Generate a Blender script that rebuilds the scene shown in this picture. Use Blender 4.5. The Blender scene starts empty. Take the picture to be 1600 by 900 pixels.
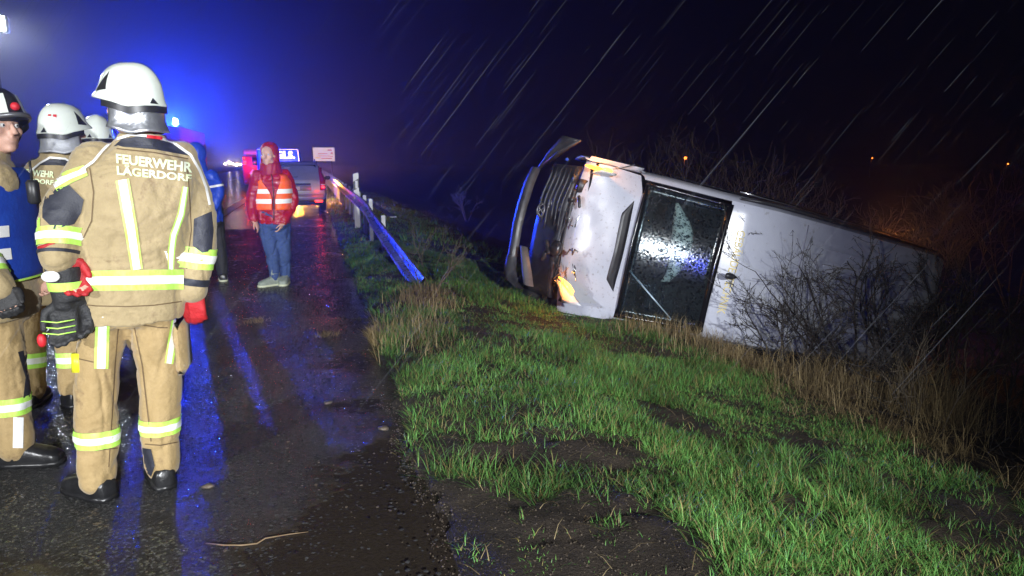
import bpy, math, random
import numpy as np
from mathutils import Vector, Matrix, noise
from mathutils.bvhtree import BVHTree
from mathutils.geometry import tessellate_polygon
random.seed(7); rng = np.random.default_rng(7)
S = bpy.context.scene; COL = S.collection
PI = math.pi

# ------------------------------------------------------------------ camera
FPX = 1100.0; EYE = 1.5
pitch = math.atan(198 / FPX); yaw = math.atan(318 / (math.cos(pitch) * FPX + math.sin(pitch) * 198))
fh = Vector((math.sin(yaw), math.cos(yaw), 0)); cr = Vector((math.cos(yaw), -math.sin(yaw), 0)); up = Vector((0, 0, 1))
cf = math.cos(pitch) * fh - math.sin(pitch) * up; cu = math.cos(pitch) * up + math.sin(pitch) * fh
CAM = Vector((0, 0, EYE))
cd = bpy.data.cameras.new('camera'); cam = bpy.data.objects.new('camera', cd); COL.objects.link(cam)
cd.sensor_width = 36; cd.lens = 36 * FPX / 1600; cd.clip_start = 0.05; cd.clip_end = 3000
cam.matrix_world = Matrix(((cr.x, cu.x, -cf.x, 0), (cr.y, cu.y, -cf.y, 0), (cr.z, cu.z, -cf.z, EYE), (0, 0, 0, 1)))
S.camera = cam

def ray(x, y): return cf + cr * ((x - 800) / FPX) - cu * ((y - 450) / FPX)
def atY(x, y, Y):
    d = ray(x, y); return CAM + d * (Y / d.y)

# ------------------------------------------------------------------ sky, light, exposure
W = bpy.data.worlds.new("World"); S.world = W; W.use_nodes = True
bg = W.node_tree.nodes['Background']; bg.inputs[0].default_value = (0.25, 0.3, 0.9, 1); bg.inputs[1].default_value = 0.0008
S.view_settings.view_transform = 'Standard'; S.view_settings.look = 'None'; S.view_settings.exposure = 0; S.view_settings.gamma = 1
S.render.engine = 'CYCLES'
S.cycles.use_denoising = True; S.cycles.sample_clamp_indirect = 4; S.cycles.max_bounces = 6
S.cycles.volume_bounces = 0; S.cycles.transparent_max_bounces = 12
HAZE_DENSITY = 0.0032; HAZE_G = 0.78

def lamp(name, kind, loc, power, color=(1, 1, 1), size=0.1, target=None, cone=60, blend=0.5):
    l = bpy.data.lights.new(name, kind); l.energy = power; l.color = color
    l.shadow_soft_size = size
    o = bpy.data.objects.new(name, l); COL.objects.link(o); o.location = loc
    if kind == 'SPOT':
        l.spot_size = math.radians(cone); l.spot_blend = blend
        o.rotation_euler = (Vector(target) - Vector(loc)).to_track_quat('-Z', 'Y').to_euler()
    return o
# work lights and beacon of the vehicles behind the photographer (they show as glare in the windscreen)
lamp('work_light', 'SPOT', (0.9, -7.0, 3.0), 9000, (0.94, 0.97, 1.0), 0.10, (1.35, 6.6, -0.1), 40, 0.9)
lamp('work_light', 'SPOT', (-9.6, -8.0, 4.3), 8200, (0.96, 0.98, 1.0), 0.14, (-0.2, 6.8, -0.1), 40, 0.9)
lamp('rear_beacon_light', 'SPOT', (-7.6, -8.0, 3.0), 1500, (0.05, 0.08, 1.0), 0.10, (4.3, 7.2, 0.2), 16, 0.8)

# ------------------------------------------------------------------ materials
def mat(name, c1, c2=None, scale=8.0, rough=0.6, rough2=None, bump=0.0, bscale=60.0, metal=0.0, spec=0.5, coat=0.0,
        trans=0.0, emit=None, estr=0.0, stretch=(1, 1, 1), dirt=None, dscale=4.0, dthr=0.55, sheen=0.0, bdist=0.01):
    m = bpy.data.materials.new(name); m.use_nodes = True
    nt = m.node_tree; N = nt.nodes; L = nt.links; p = N['Principled BSDF']
    p.inputs['Base Color'].default_value = (*c1, 1); p.inputs['Roughness'].default_value = rough
    p.inputs['Metallic'].default_value = metal; p.inputs['Specular IOR Level'].default_value = spec
    p.inputs['Coat Weight'].default_value = coat; p.inputs['Transmission Weight'].default_value = trans
    p.inputs['Sheen Weight'].default_value = sheen
    if emit: p.inputs['Emission Color'].default_value = (*emit, 1); p.inputs['Emission Strength'].default_value = estr
    tc = N.new('ShaderNodeTexCoord'); mp = N.new('ShaderNodeMapping'); mp.inputs['Scale'].default_value = stretch
    L.new(tc.outputs['Object'], mp.inputs['Vector'])
    col = None
    if c2:
        n = N.new('ShaderNodeTexNoise'); n.inputs['Scale'].default_value = scale; n.inputs['Detail'].default_value = 5; n.inputs['Roughness'].default_value = 0.65
        L.new(mp.outputs[0], n.inputs['Vector'])
        r = N.new('ShaderNodeValToRGB'); r.color_ramp.elements[0].position = 0.32; r.color_ramp.elements[1].position = 0.68
        r.color_ramp.elements[0].color = (*c1, 1); r.color_ramp.elements[1].color = (*c2, 1)
        L.new(n.outputs['Fac'], r.inputs[0]); col = r.outputs[0]
        if rough2 is not None:
            q = N.new('ShaderNodeMapRange'); q.inputs[1].default_value = 0.35; q.inputs[2].default_value = 0.65
            q.inputs[3].default_value = rough; q.inputs[4].default_value = rough2
            L.new(n.outputs['Fac'], q.inputs[0]); L.new(q.outputs[0], p.inputs['Roughness'])
    if dirt:
        n2 = N.new('ShaderNodeTexNoise'); n2.inputs['Scale'].default_value = dscale; n2.inputs['Detail'].default_value = 9; n2.inputs['Roughness'].default_value = 0.75
        L.new(tc.outputs['Object'], n2.inputs['Vector'])
        r2 = N.new('ShaderNodeValToRGB'); r2.color_ramp.elements[0].position = dthr; r2.color_ramp.elements[1].position = dthr + 0.14
        L.new(n2.outputs['Fac'], r2.inputs[0])
        mx = N.new('ShaderNodeMixRGB'); mx.inputs[1].default_value = (*c1, 1); mx.inputs[2].default_value = (*dirt, 1)
        if col: L.new(col, mx.inputs[1])
        L.new(r2.outputs[0], mx.inputs[0]); col = mx.outputs[0]
    if col: L.new(col, p.inputs['Base Color'])
    if bump:
        b = N.new('ShaderNodeTexNoise'); b.inputs['Scale'].default_value = bscale; b.inputs['Detail'].default_value = 4
        L.new(mp.outputs[0], b.inputs['Vector'])
        bn = N.new('ShaderNodeBump'); bn.inputs['Strength'].default_value = bump; bn.inputs['Distance'].default_value = bdist
        L.new(b.outputs['Fac'], bn.inputs['Height']); L.new(bn.outputs[0], p.inputs['Normal'])
    return m

M = {}
M['turnout'] = mat('turnout_fabric', (0.31, 0.235, 0.12), (0.40, 0.31, 0.165), 14, 0.8, bump=0.22, bscale=60, dirt=(0.17, 0.11, 0.055), dscale=7, dthr=0.57, sheen=0.2, bdist=0.022)
M['trouser'] = mat('turnout_trouser_fabric', (0.32, 0.22, 0.092), (0.41, 0.29, 0.135), 12, 0.8, bump=0.22, bscale=60, dirt=(0.16, 0.095, 0.04), dscale=6, dthr=0.57, sheen=0.2, bdist=0.022)
M['lime'] = mat('fluorescent_lime_tape', (0.44, 0.86, 0.09), (0.58, 0.92, 0.18), 90, 0.45, stretch=(1, 1, 0.3))
M['silver_tape'] = mat('reflective_silver_tape', (0.86, 0.88, 0.86), (0.93, 0.94, 0.92), 120, 0.35)
M['letter'] = mat('reflective_lettering', (0.74, 0.92, 0.42), (0.92, 0.95, 0.8), 9, 0.4)
M['navy'] = mat('navy_patch', (0.018, 0.02, 0.032), (0.03, 0.032, 0.045), 30, 0.55, bump=0.2, bscale=200)
M['black_rubber'] = mat('black_rubber', (0.012, 0.012, 0.013), (0.022, 0.022, 0.024), 20, 0.3, bump=0.15, bscale=80)
M['white_shell'] = mat('helmet_white_shell', (0.72, 0.78, 0.7), (0.78, 0.82, 0.76), 5, 0.22, coat=0.5)
M['black_plastic'] = mat('black_plastic', (0.014, 0.014, 0.016), (0.024, 0.024, 0.026), 20, 0.4)
M['curtain'] = mat('aluminised_neck_curtain', (0.6, 0.62, 0.66), (0.75, 0.76, 0.8), 12, 0.28, metal=0.85, bump=0.5, bscale=22)
M['curtain_grey'] = mat('grey_neck_curtain', (0.3, 0.31, 0.33), (0.4, 0.41, 0.44), 12, 0.5, metal=0.3, bump=0.4, bscale=22)
M['red_glove'] = mat('red_glove_fabric', (0.5, 0.02, 0.025), (0.36, 0.012, 0.015), 30, 0.6, bump=0.4, bscale=120)
M['black_glove'] = mat('black_glove_fabric', (0.016, 0.016, 0.018), (0.03, 0.03, 0.032), 30, 0.6, bump=0.4, bscale=120)
M['piping'] = mat('white_piping', (0.82, 0.82, 0.8), rough=0.4)
M['red_trim'] = mat('red_trim', (0.6, 0.02, 0.03), rough=0.5)
M['skin'] = mat('skin', (0.56, 0.32, 0.235), (0.63, 0.38, 0.29), 18, 0.5, bump=0.1, bscale=200)
M['lip'] = mat('lips', (0.45, 0.17, 0.14), rough=0.45)
M['eye_white'] = mat('eye_white', (0.75, 0.74, 0.72), rough=0.15)
M['iris'] = mat('eye_iris', (0.03, 0.02, 0.015), rough=0.1)
M['hair'] = mat('brown_hair', (0.05, 0.03, 0.02), (0.08, 0.05, 0.03), 60, 0.6, bump=0.5, bscale=150)
M['blue_vest'] = mat('blue_vest_fabric', (0.01, 0.05, 0.4), (0.015, 0.075, 0.5), 10, 0.6, bump=0.3, bscale=60)
M['white_tape'] = mat('white_reflective_tape', (0.88, 0.88, 0.88), rough=0.4)
M['red_jacket'] = mat('red_glossy_jacket', (0.30, 0.006, 0.014), (0.40, 0.010, 0.02), 12, 0.32, bump=0.5, bscale=22, coat=0.15, bdist=0.02, stretch=(.6, .6, 2.2))
M['orange_vest'] = mat('orange_hi_vis_fabric', (0.95, 0.11, 0.015), (1.0, 0.16, 0.02), 14, 0.5, bump=0.2, bscale=40)
M['jeans'] = mat('blue_denim', (0.025, 0.05, 0.15), (0.045, 0.085, 0.22), 7, 0.85, bump=0.4, bscale=30)
M['shoe'] = mat('grey_green_suede', (0.2, 0.24, 0.2), (0.3, 0.33, 0.28), 30, 0.7)
M['sole'] = mat('pale_rubber_sole', (0.55, 0.58, 0.42), rough=0.6)
M['red_cap'] = mat('red_hood_fabric', (0.27, 0.008, 0.02), (0.36, 0.012, 0.03), 20, 0.5, bump=0.4, bscale=30)
M['blue_jacket'] = mat('blue_rain_jacket', (0.016, 0.06, 0.5), (0.025, 0.085, 0.6), 8, 0.4, bump=0.5, bscale=16, bdist=0.02)
M['dark_cloth'] = mat('dark_trousers', (0.014, 0.015, 0.024), (0.025, 0.026, 0.035), 10, 0.8, bump=0.3, bscale=30)
M['yellow'] = mat('yellow_plastic', (0.8, 0.75, 0.03), rough=0.4)

# van / vehicles
M['van_white'] = mat('wet_white_van_paint', (0.45, 0.47, 0.54), (0.52, 0.54, 0.60), 2.2, 0.24, coat=0.4, dirt=(0.28, 0.265, 0.24), dscale=11, dthr=0.58)
M['van_mud'] = mat('mud_spattered_white_paint', (0.43, 0.45, 0.52), (0.50, 0.52, 0.58), 2.5, 0.32, coat=0.3, dirt=(0.13, 0.10, 0.075), dscale=24, dthr=0.57)
M['frit'] = mat('windscreen_black_frit', (0.006, 0.006, 0.008), rough=0.15)
M['dark_trim'] = mat('dark_grey_bumper_plastic', (0.022, 0.022, 0.025), (0.05, 0.05, 0.055), 5, 0.28, rough2=0.5, bump=0.25, bscale=25)
M['radiator'] = mat('wet_dark_radiator_plastic', (0.014, 0.015, 0.018), (0.03, 0.031, 0.035), 6, 0.3, rough2=0.55, bump=0.3, bscale=40)
M['engine'] = mat('engine_metal', (0.11, 0.11, 0.115), (0.025, 0.025, 0.027), 9, 0.35, metal=0.5, bump=0.3, bscale=50)
M['chrome'] = mat('chrome', (0.7, 0.7, 0.72), rough=0.15, metal=1)
M['interior'] = mat('grey_interior_trim', (0.035, 0.036, 0.036), (0.05, 0.05, 0.048), 4, 0.7)
M['airbag'] = mat('airbag_fabric', (0.74, 0.71, 0.6), (0.8, 0.77, 0.68), 9, 0.8, bump=0.5, bscale=14, bdist=0.02)
M['lettering_yellow'] = mat('faded_yellow_lettering', (0.66, 0.5, 0.1), (0.7, 0.62, 0.36), 9, 0.5)
M['print_grey'] = mat('grey_print', (0.20, 0.20, 0.25), (0.30, 0.30, 0.36), 12, 0.4)
M['signal_amber'] = mat('lit_amber_signal', (0.9, 0.3, 0.02), rough=0.2, emit=(1.0, 0.26, 0.02), estr=9)
M['signal_hot'] = mat('lit_amber_bulb', (0.9, 0.5, 0.05), rough=0.2, emit=(1.0, 0.42, 0.04), estr=8)
M['lamp_shell'] = mat('broken_lamp_shell', (0.6, 0.6, 0.6), (0.7, 0.7, 0.7), 12, 0.3)
M['wiper'] = mat('wet_wiper_arm', (0.32, 0.42, 0.48), rough=0.3, metal=0.3)
M['tyre'] = mat('tyre_rubber', (0.012, 0.012, 0.012), (0.02, 0.02, 0.02), 20, 0.6, bump=0.3, bscale=60)
M['rim'] = mat('steel_rim', (0.3, 0.3, 0.31), rough=0.35, metal=0.8)
M['car_silver'] = mat('wet_silver_paint', (0.30, 0.32, 0.35), (0.36, 0.38, 0.41), 6, 0.35, metal=0.15, coat=0.4)
M['car_glass'] = mat('dark_car_glass', (0.01, 0.011, 0.016), rough=0.06, spec=0.7)
M['tail_red'] = mat('red_lamp_lens', (0.3, 0.005, 0.008), rough=0.15)
M['tail_lit'] = mat('lit_red_lamp', (0.6, 0.01, 0.01), rough=0.2, emit=(1.0, 0.035, 0.02), estr=6)
M['plate'] = mat('number_plate', (0.85, 0.85, 0.82), rough=0.4)
M['gls_blue'] = mat('blue_vehicle_paint', (0.02, 0.06, 0.75), (0.025, 0.075, 0.8), 3, 0.4)
M['engine_red'] = mat('red_vehicle_paint', (0.55, 0.012, 0.015), (0.6, 0.018, 0.02), 3, 0.3, coat=0.4)
M['pink_white'] = mat('white_vehicle_paint', (0.8, 0.68, 0.68), rough=0.4)
M['beacon'] = mat('lit_blue_beacon', (0.2, 0.4, 1), rough=0.1, emit=(0.22, 0.45, 1.0), estr=110)
M['flood'] = mat('lit_floodlight_glass', (0.9, 0.95, 1), rough=0.2, emit=(0.75, 0.85, 1.0), estr=30)
M['far_lamp'] = mat('far_lamp_glass', (1, 0.8, 0.6), rough=0.2, emit=(1.0, 0.72, 0.5), estr=28)
M['far_orange'] = mat('far_orange_lamp', (1, 0.3, 0.1), rough=0.2, emit=(1.0, 0.2, 0.03), estr=14)
M['galv'] = mat('wet_galvanised_steel', (0.22, 0.23, 0.25), (0.30, 0.31, 0.33), 7, 0.24, rough2=0.36, metal=0.5, bump=0.08, bscale=30)
M['galv_post'] = mat('galvanised_post', (0.42, 0.43, 0.45), (0.3, 0.31, 0.33), 9, 0.45, metal=0.35)
M['white_plastic'] = mat('white_plastic_post', (0.78, 0.78, 0.78), rough=0.4)
M['reflector'] = mat('white_reflector', (0.95, 0.95, 0.95), rough=0.1)
M['billboard'] = mat('lit_billboard_face', (0.9, 0.75, 0.75), rough=0.5, emit=(1.0, 0.74, 0.74), estr=0.75)
M['bill_print'] = mat('lit_billboard_print', (0.7, 0.3, 0.3), rough=0.5, emit=(0.8, 0.33, 0.36), estr=0.6)
M['bill_yellow'] = mat('lit_billboard_yellow', (0.8, 0.5, 0.2), rough=0.5, emit=(0.95, 0.55, 0.25), estr=0.7)
M['grey_metal'] = mat('grey_metal', (0.2, 0.2, 0.21), (0.26, 0.26, 0.27), 9, 0.4, metal=0.6)
# plants
M['bark'] = mat('dark_thorn_bark', (0.012, 0.010, 0.009), (0.035, 0.028, 0.022), 20, 0.7)
M['bark_pale'] = mat('pale_dry_bark', (0.08, 0.062, 0.042), (0.14, 0.11, 0.07), 20, 0.75)
M['twig'] = mat('dry_twig', (0.13, 0.085, 0.04), (0.20, 0.14, 0.075), 20, 0.7)
M['clod'] = mat('muddy_clod', (0.05, 0.038, 0.027), (0.12, 0.095, 0.066), 30, 0.45, bump=0.6, bscale=50)

def attr_mat(name, rough=0.55, trans=0.25, spec=0.4):
    m = bpy.data.materials.new(name); m.use_nodes = True; nt = m.node_tree; N = nt.nodes; L = nt.links; p = N['Principled BSDF']
    a = N.new('ShaderNodeAttribute'); a.attribute_name = 'tint'
    L.new(a.outputs['Color'], p.inputs['Base Color']); p.inputs['Roughness'].default_value = rough
    p.inputs['Specular IOR Level'].default_value = spec
    t = N.new('ShaderNodeBsdfTranslucent'); L.new(a.outputs['Color'], t.inputs[0])
    mx = N.new('ShaderNodeMixShader'); mx.inputs[0].default_value = trans
    L.new(p.outputs[0], mx.inputs[1]); L.new(t.outputs[0], mx.inputs[2]); L.new(mx.outputs[0], N['Material Output'].inputs[0])
    return m
M['grass'] = attr_mat('grass_blade', 0.42, 0.25, 0.4)
M['straw'] = attr_mat('dry_grass_blade', 0.6, 0.2)

# ------------------------------------------------------------------ scene helpers
def props(o, label=None, cat=None, group=None, kind=None):
    if label: o['label'] = label
    if cat: o['category'] = cat
    if group: o['group'] = group
    if kind: o['kind'] = kind
    return o
def thing(name, label, cat, loc=(0, 0, 0), group=None, matrix=None):
    o = bpy.data.objects.new(name, None); COL.objects.link(o); o.empty_display_size = 0.1
    if matrix is not None: o.matrix_world = matrix
    else: o.location = loc
    return props(o, label, cat, group)
def link_mesh(name, me, material, parent=None, smooth=True):
    if material is not None and not me.materials: me.materials.append(material)
    o = bpy.data.objects.new(name, me); COL.objects.link(o)
    if parent is not None: o.parent = parent
    if smooth: me.polygons.foreach_set('use_smooth', [True] * len(me.polygons))
    return o
def dup(root, loc, rz=None):
    r = root.copy(); COL.objects.link(r); r.location = loc
    if rz is not None: r.rotation_euler = (0, 0, rz)
    for ch in list(root.children):
        c = ch.copy(); COL.objects.link(c); c.parent = r
        for g in list(ch.children):
            d = g.copy(); COL.objects.link(d); d.parent = c
    return r

class MB:
    def __init__(s): s.v = []; s.f = []
    def add(s, vs, fs):
        b = len(s.v); s.v += [tuple(p) for p in vs]; s.f += [tuple(i + b for i in q) for q in fs]; return s
    def loft(s, rings, cap=True, closed=True):
        n = len(rings[0]); vs = [p for r in rings for p in r]; fs = []
        for i in range(len(rings) - 1):
            for j in range(n if closed else n - 1):
                k = (j + 1) % n
                fs.append((i * n + j, i * n + k, (i + 1) * n + k, (i + 1) * n + j))
        if cap:
            fs.append(tuple(reversed(range(n)))); fs.append(tuple((len(rings) - 1) * n + j for j in range(n)))
        return s.add(vs, fs)
    def tube(s, pts, radii, n=8, cap=True):
        pts = [Vector(p) for p in pts]
        if not hasattr(radii, '__len__'): radii = [radii] * len(pts)
        t0 = (pts[1] - pts[0]).normalized(); a = t0.orthogonal().normalized(); rings = []
        for i, p in enumerate(pts):
            t = (pts[min(i + 1, len(pts) - 1)] - pts[max(i - 1, 0)])
            t = t.normalized() if t.length > 1e-9 else t0
            a = (a - t * a.dot(t)); a = a.normalized() if a.length > 1e-6 else t.orthogonal().normalized()
            b = t.cross(a)
            rings.append([p + (a * math.cos(2 * PI * j / n) + b * math.sin(2 * PI * j / n)) * radii[i] for j in range(n)])
        return s.loft(rings, cap)
    def box(s, c, size, R=None, bev=0.0):
        c = Vector(c); hx, hy, hz = [q / 2 for q in size]; R = R or Matrix.Identity(3)
        if bev <= 0:
            vs = [c + R @ Vector((x, y, z)) for x in (-hx, hx) for y in (-hy, hy) for z in (-hz, hz)]
            return s.add(vs, [(0, 1, 3, 2), (4, 6, 7, 5), (0, 4, 5, 1), (2, 3, 7, 6), (0, 2, 6, 4), (1, 5, 7, 3)])
        b = min(bev, hx * .9, hy * .9, hz * .9)
        def ring(z, k):
            X, Y = hx - k, hy - k
            o = [(X - b, Y), (X, Y - b), (X, -Y + b), (X - b, -Y), (-X + b, -Y), (-X, -Y + b), (-X, Y - b), (-X + b, Y)]
            return [c + R @ Vector((x, y, z)) for x, y in reversed(o)]
        return s.loft([ring(-hz, b * .6), ring(-hz + b, 0), ring(hz - b, 0), ring(hz, b * .6)])
    def ball(s, c, r, n=14, m=9, A=None):
        c = Vector(c); A = A or Matrix.Identity(3); rings = []
        r = r if hasattr(r, '__len__') else (r, r, r)
        for i in range(1, m):
            th = PI * i / m
            rings.append([c + A @ Vector((r[0] * math.sin(th) * math.cos(2 * PI * j / n), r[1] * math.sin(th) * math.sin(2 * PI * j / n), -r[2] * math.cos(th))) for j in range(n)])
        return s.loft(rings)
    def grid(s, P, nu, nv):
        vs = [P(i / nu, j / nv) for j in range(nv + 1) for i in range(nu + 1)]
        return s.add(vs, [(j * (nu + 1) + i, j * (nu + 1) + i + 1, (j + 1) * (nu + 1) + i + 1, (j + 1) * (nu + 1) + i) for j in range(nv) for i in range(nu)])
    def slab(s, P, nu, nv, th):
        # a sheet with thickness: P(u,v) -> Vector ; th: offset Vector
        th = Vector(th); b = len(s.v); w = nu + 1
        top = [Vector(P(i / nu, j / nv)) for j in range(nv + 1) for i in range(nu + 1)]; bot = [p + th for p in top]; n = len(top)
        fs = []
        for j in range(nv):
            for i in range(nu):
                q = (j * w + i, j * w + i + 1, (j + 1) * w + i + 1, (j + 1) * w + i)
                fs.append(q); fs.append(tuple(n + k for k in reversed(q)))
        bd = [i for i in range(nu)] + [j * w + nu for j in range(nv)] + [nv * w + i for i in range(nu, 0, -1)] + [j * w for j in range(nv, 0, -1)]
        for k in range(len(bd)):
            a, c = bd[k], bd[(k + 1) % len(bd)]; fs.append((a, n + a, n + c, c))
        return s.add(top + bot, fs)
    def mesh(s, name):
        me = bpy.data.meshes.new(name); me.from_pydata(s.v, [], s.f); me.update(); return me
    def build(s, name, material, parent=None, smooth=True, off=None):
        if off is not None: s.v = [(x - off[0], y - off[1], z - off[2]) for x, y, z in s.v]
        return link_mesh(name, s.mesh(name), material, parent, smooth)

def union(mb, voxel=0.012, smooth=6, disp=None, fac=0.5):
    """One continuous skin from overlapping closed shapes."""
    me = mb.mesh('tmp'); o = bpy.data.objects.new('tmp', me); COL.objects.link(o)
    r = o.modifiers.new('r', 'REMESH'); r.mode = 'VOXEL'; r.voxel_size = voxel; r.adaptivity = 0
    if smooth:
        q = o.modifiers.new('s', 'SMOOTH'); q.iterations = smooth; q.factor = fac
    dg = bpy.context.evaluated_depsgraph_get(); dg.update()
    out = bpy.data.meshes.new_from_object(o.evaluated_get(dg))
    bpy.data.objects.remove(o); bpy.data.meshes.remove(me)
    if disp:
        n = len(out.vertices); co = np.empty(n * 3); out.vertices.foreach_get('co', co); co = co.reshape(-1, 3)
        no = np.empty(n * 3); out.vertices.foreach_get('normal', no); no = no.reshape(-1, 3)
        d = np.array([disp(Vector(p)) for p in co]); co = co + no * d[:, None]
        out.vertices.foreach_set('co', co.ravel()); out.update()
    return out
def bvh_of(me): return BVHTree.FromPolygons([v.co.copy() for v in me.vertices], [tuple(p.vertices) for p in me.polygons])

# ------------------------------------------------------------------ terrain
def vnoise(x, y, seed=0):
    x = np.asarray(x, float); y = np.asarray(y, float)
    xi = np.floor(x).astype(np.int64); yi = np.floor(y).astype(np.int64); xf = x - xi; yf = y - yi
    def h(a, b):
        n = (a * 374761393 + b * 668265263 + seed * 982451653) & 0x7fffffff
        n = ((n ^ (n >> 13)) * 1274126177) & 0x7fffffff
        return ((n ^ (n >> 16)) & 0xffff) / 65535.0
    u = xf * xf * (3 - 2 * xf); v = yf * yf * (3 - 2 * yf)
    return (h(xi, yi) * (1 - u) + h(xi + 1, yi) * u) * (1 - v) + (h(xi, yi + 1) * (1 - u) + h(xi + 1, yi + 1) * u) * v
def fbm(x, y, seed=0, o=4):
    a = 0; k = 1.0; t = 0
    for i in range(o):
        a = a + k * vnoise(np.asarray(x) * 2 ** i, np.asarray(y) * 2 ** i, seed + i); t += k; k *= 0.55
    return a / t
def road_edge(y):
    y = np.asarray(y, float)
    return 0.5 + 0.16 * (vnoise(y * 1.1, y * 0 + 3.3, 5) - 0.5) + 0.1 * (vnoise(y * 4.2, y * 0 + 1.3, 6) - 0.5) + 0.035 * (vnoise(y * 14, y * 0 + 9.3, 8) - 0.5)
def gz(x, y):
    x = np.asarray(x, float); y = np.asarray(y, float)
    e = road_edge(y)
    sl = np.clip(x - 1.3, 0, None)
    base = -0.215 * np.minimum(sl, 7.0)
    base = base + 0.06 * np.exp(-((x - 4.0) / 0.5) ** 2)
    w = np.clip((x - e) / 0.35, 0, 1); w = w * w * (3 - 2 * w)
    rough = (fbm(x * 1.7, y * 1.7, 11, 3) - 0.5) * 0.09 + (fbm(x * 9, y * 9, 21, 3) - 0.5) * 0.035
    near = np.exp(-np.clip(y - 4.6, 0, None) / 1.0)
    churn = (fbm(x * 6.5 + 3, y * 15, 31, 3) - 0.45) * 0.03 * near
    ridge = 0.03 * np.exp(-((y - 3.38 + 0.25 * (x - .9)) / 0.07) ** 2) * np.clip(1.9 - x, 0, 1) - 0.025 * np.exp(-((y - 3.2 + 0.25 * (x - .9)) / 0.1) ** 2)
    far = np.clip((250 - y) / 60, 0.15, 1)
    return np.where(x > e, 0.0, -0.035) + base + w * (0.025 + rough * far + churn + ridge * np.clip(2.2 - x, 0, 1))
def gh(x, y): return float(gz(np.array([x]), np.array([y]))[0])
def hit(px, py):
    d = ray(px, py); t = 0.5
    while t < 80:
        q = CAM + d * t
        if q.z < (0 if q.x < 0.5 else gh(q.x, q.y)): return q
        t += 0.01 * max(1, t * 0.3)
    return CAM + d * 80
def grid_sheet(name, xs, ys, zf, material, kind='structure'):
    X, Y = np.meshgrid(xs, ys); Z = zf(X, Y)
    n, m = X.shape
    me = bpy.data.meshes.new(name); me.vertices.add(n * m)
    me.vertices.foreach_set('co', np.stack([X, Y, Z], -1).astype(np.float32).ravel())
    idx = np.arange(n * m).reshape(n, m)
    q = np.stack([idx[:-1, :-1], idx[:-1, 1:], idx[1:, 1:], idx[1:, :-1]], -1).reshape(-1, 4)
    me.loops.add(q.size); me.loops.foreach_set('vertex_index', q.ravel().astype(np.int32))
    me.polygons.add(len(q)); me.polygons.foreach_set('loop_start', (np.arange(len(q)) * 4).astype(np.int32))
    me.update(calc_edges=True); me.validate()
    o = link_mesh(name, me, material); props(o, kind=kind); return o

def ground_material():
    m = bpy.data.materials.new('wet_earth'); m.use_nodes = True; nt = m.node_tree; N = nt.nodes; L = nt.links; p = N['Principled BSDF']
    tc = N.new('ShaderNodeTexCoord')
    n = N.new('ShaderNodeTexNoise'); n.inputs['Scale'].default_value = 3; n.inputs['Detail'].default_value = 9; n.inputs['Roughness'].default_value = .7
    L.new(tc.outputs['Object'], n.inputs['Vector'])
    r = N.new('ShaderNodeValToRGB'); r.color_ramp.elements[0].position = .35; r.color_ramp.elements[1].position = .7
    r.color_ramp.elements[0].color = (0.010, 0.0075, 0.005, 1); r.color_ramp.elements[1].color = (0.075, 0.056, 0.038, 1)
    L.new(n.outputs['Fac'], r.inputs[0]); L.new(r.outputs[0], p.inputs['Base Color'])
    q = N.new('ShaderNodeMapRange'); q.inputs[1].default_value = .4; q.inputs[2].default_value = .62; q.inputs[3].default_value = .62; q.inputs[4].default_value = .95; p.inputs['Specular IOR Level'].default_value = .3
    L.new(n.outputs['Fac'], q.inputs[0]); L.new(q.outputs[0], p.inputs['Roughness'])
    b = N.new('ShaderNodeTexNoise'); b.inputs['Scale'].default_value = 55; b.inputs['Detail'].default_value = 6; b.inputs['Roughness'].default_value = .7
    L.new(tc.outputs['Object'], b.inputs['Vector'])
    bn = N.new('ShaderNodeBump'); bn.inputs['Strength'].default_value = 1.0; bn.inputs['Distance'].default_value = .04
    L.new(b.outputs['Fac'], bn.inputs['Height']); L.new(bn.outputs[0], p.inputs['Normal'])
    return m
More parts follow.
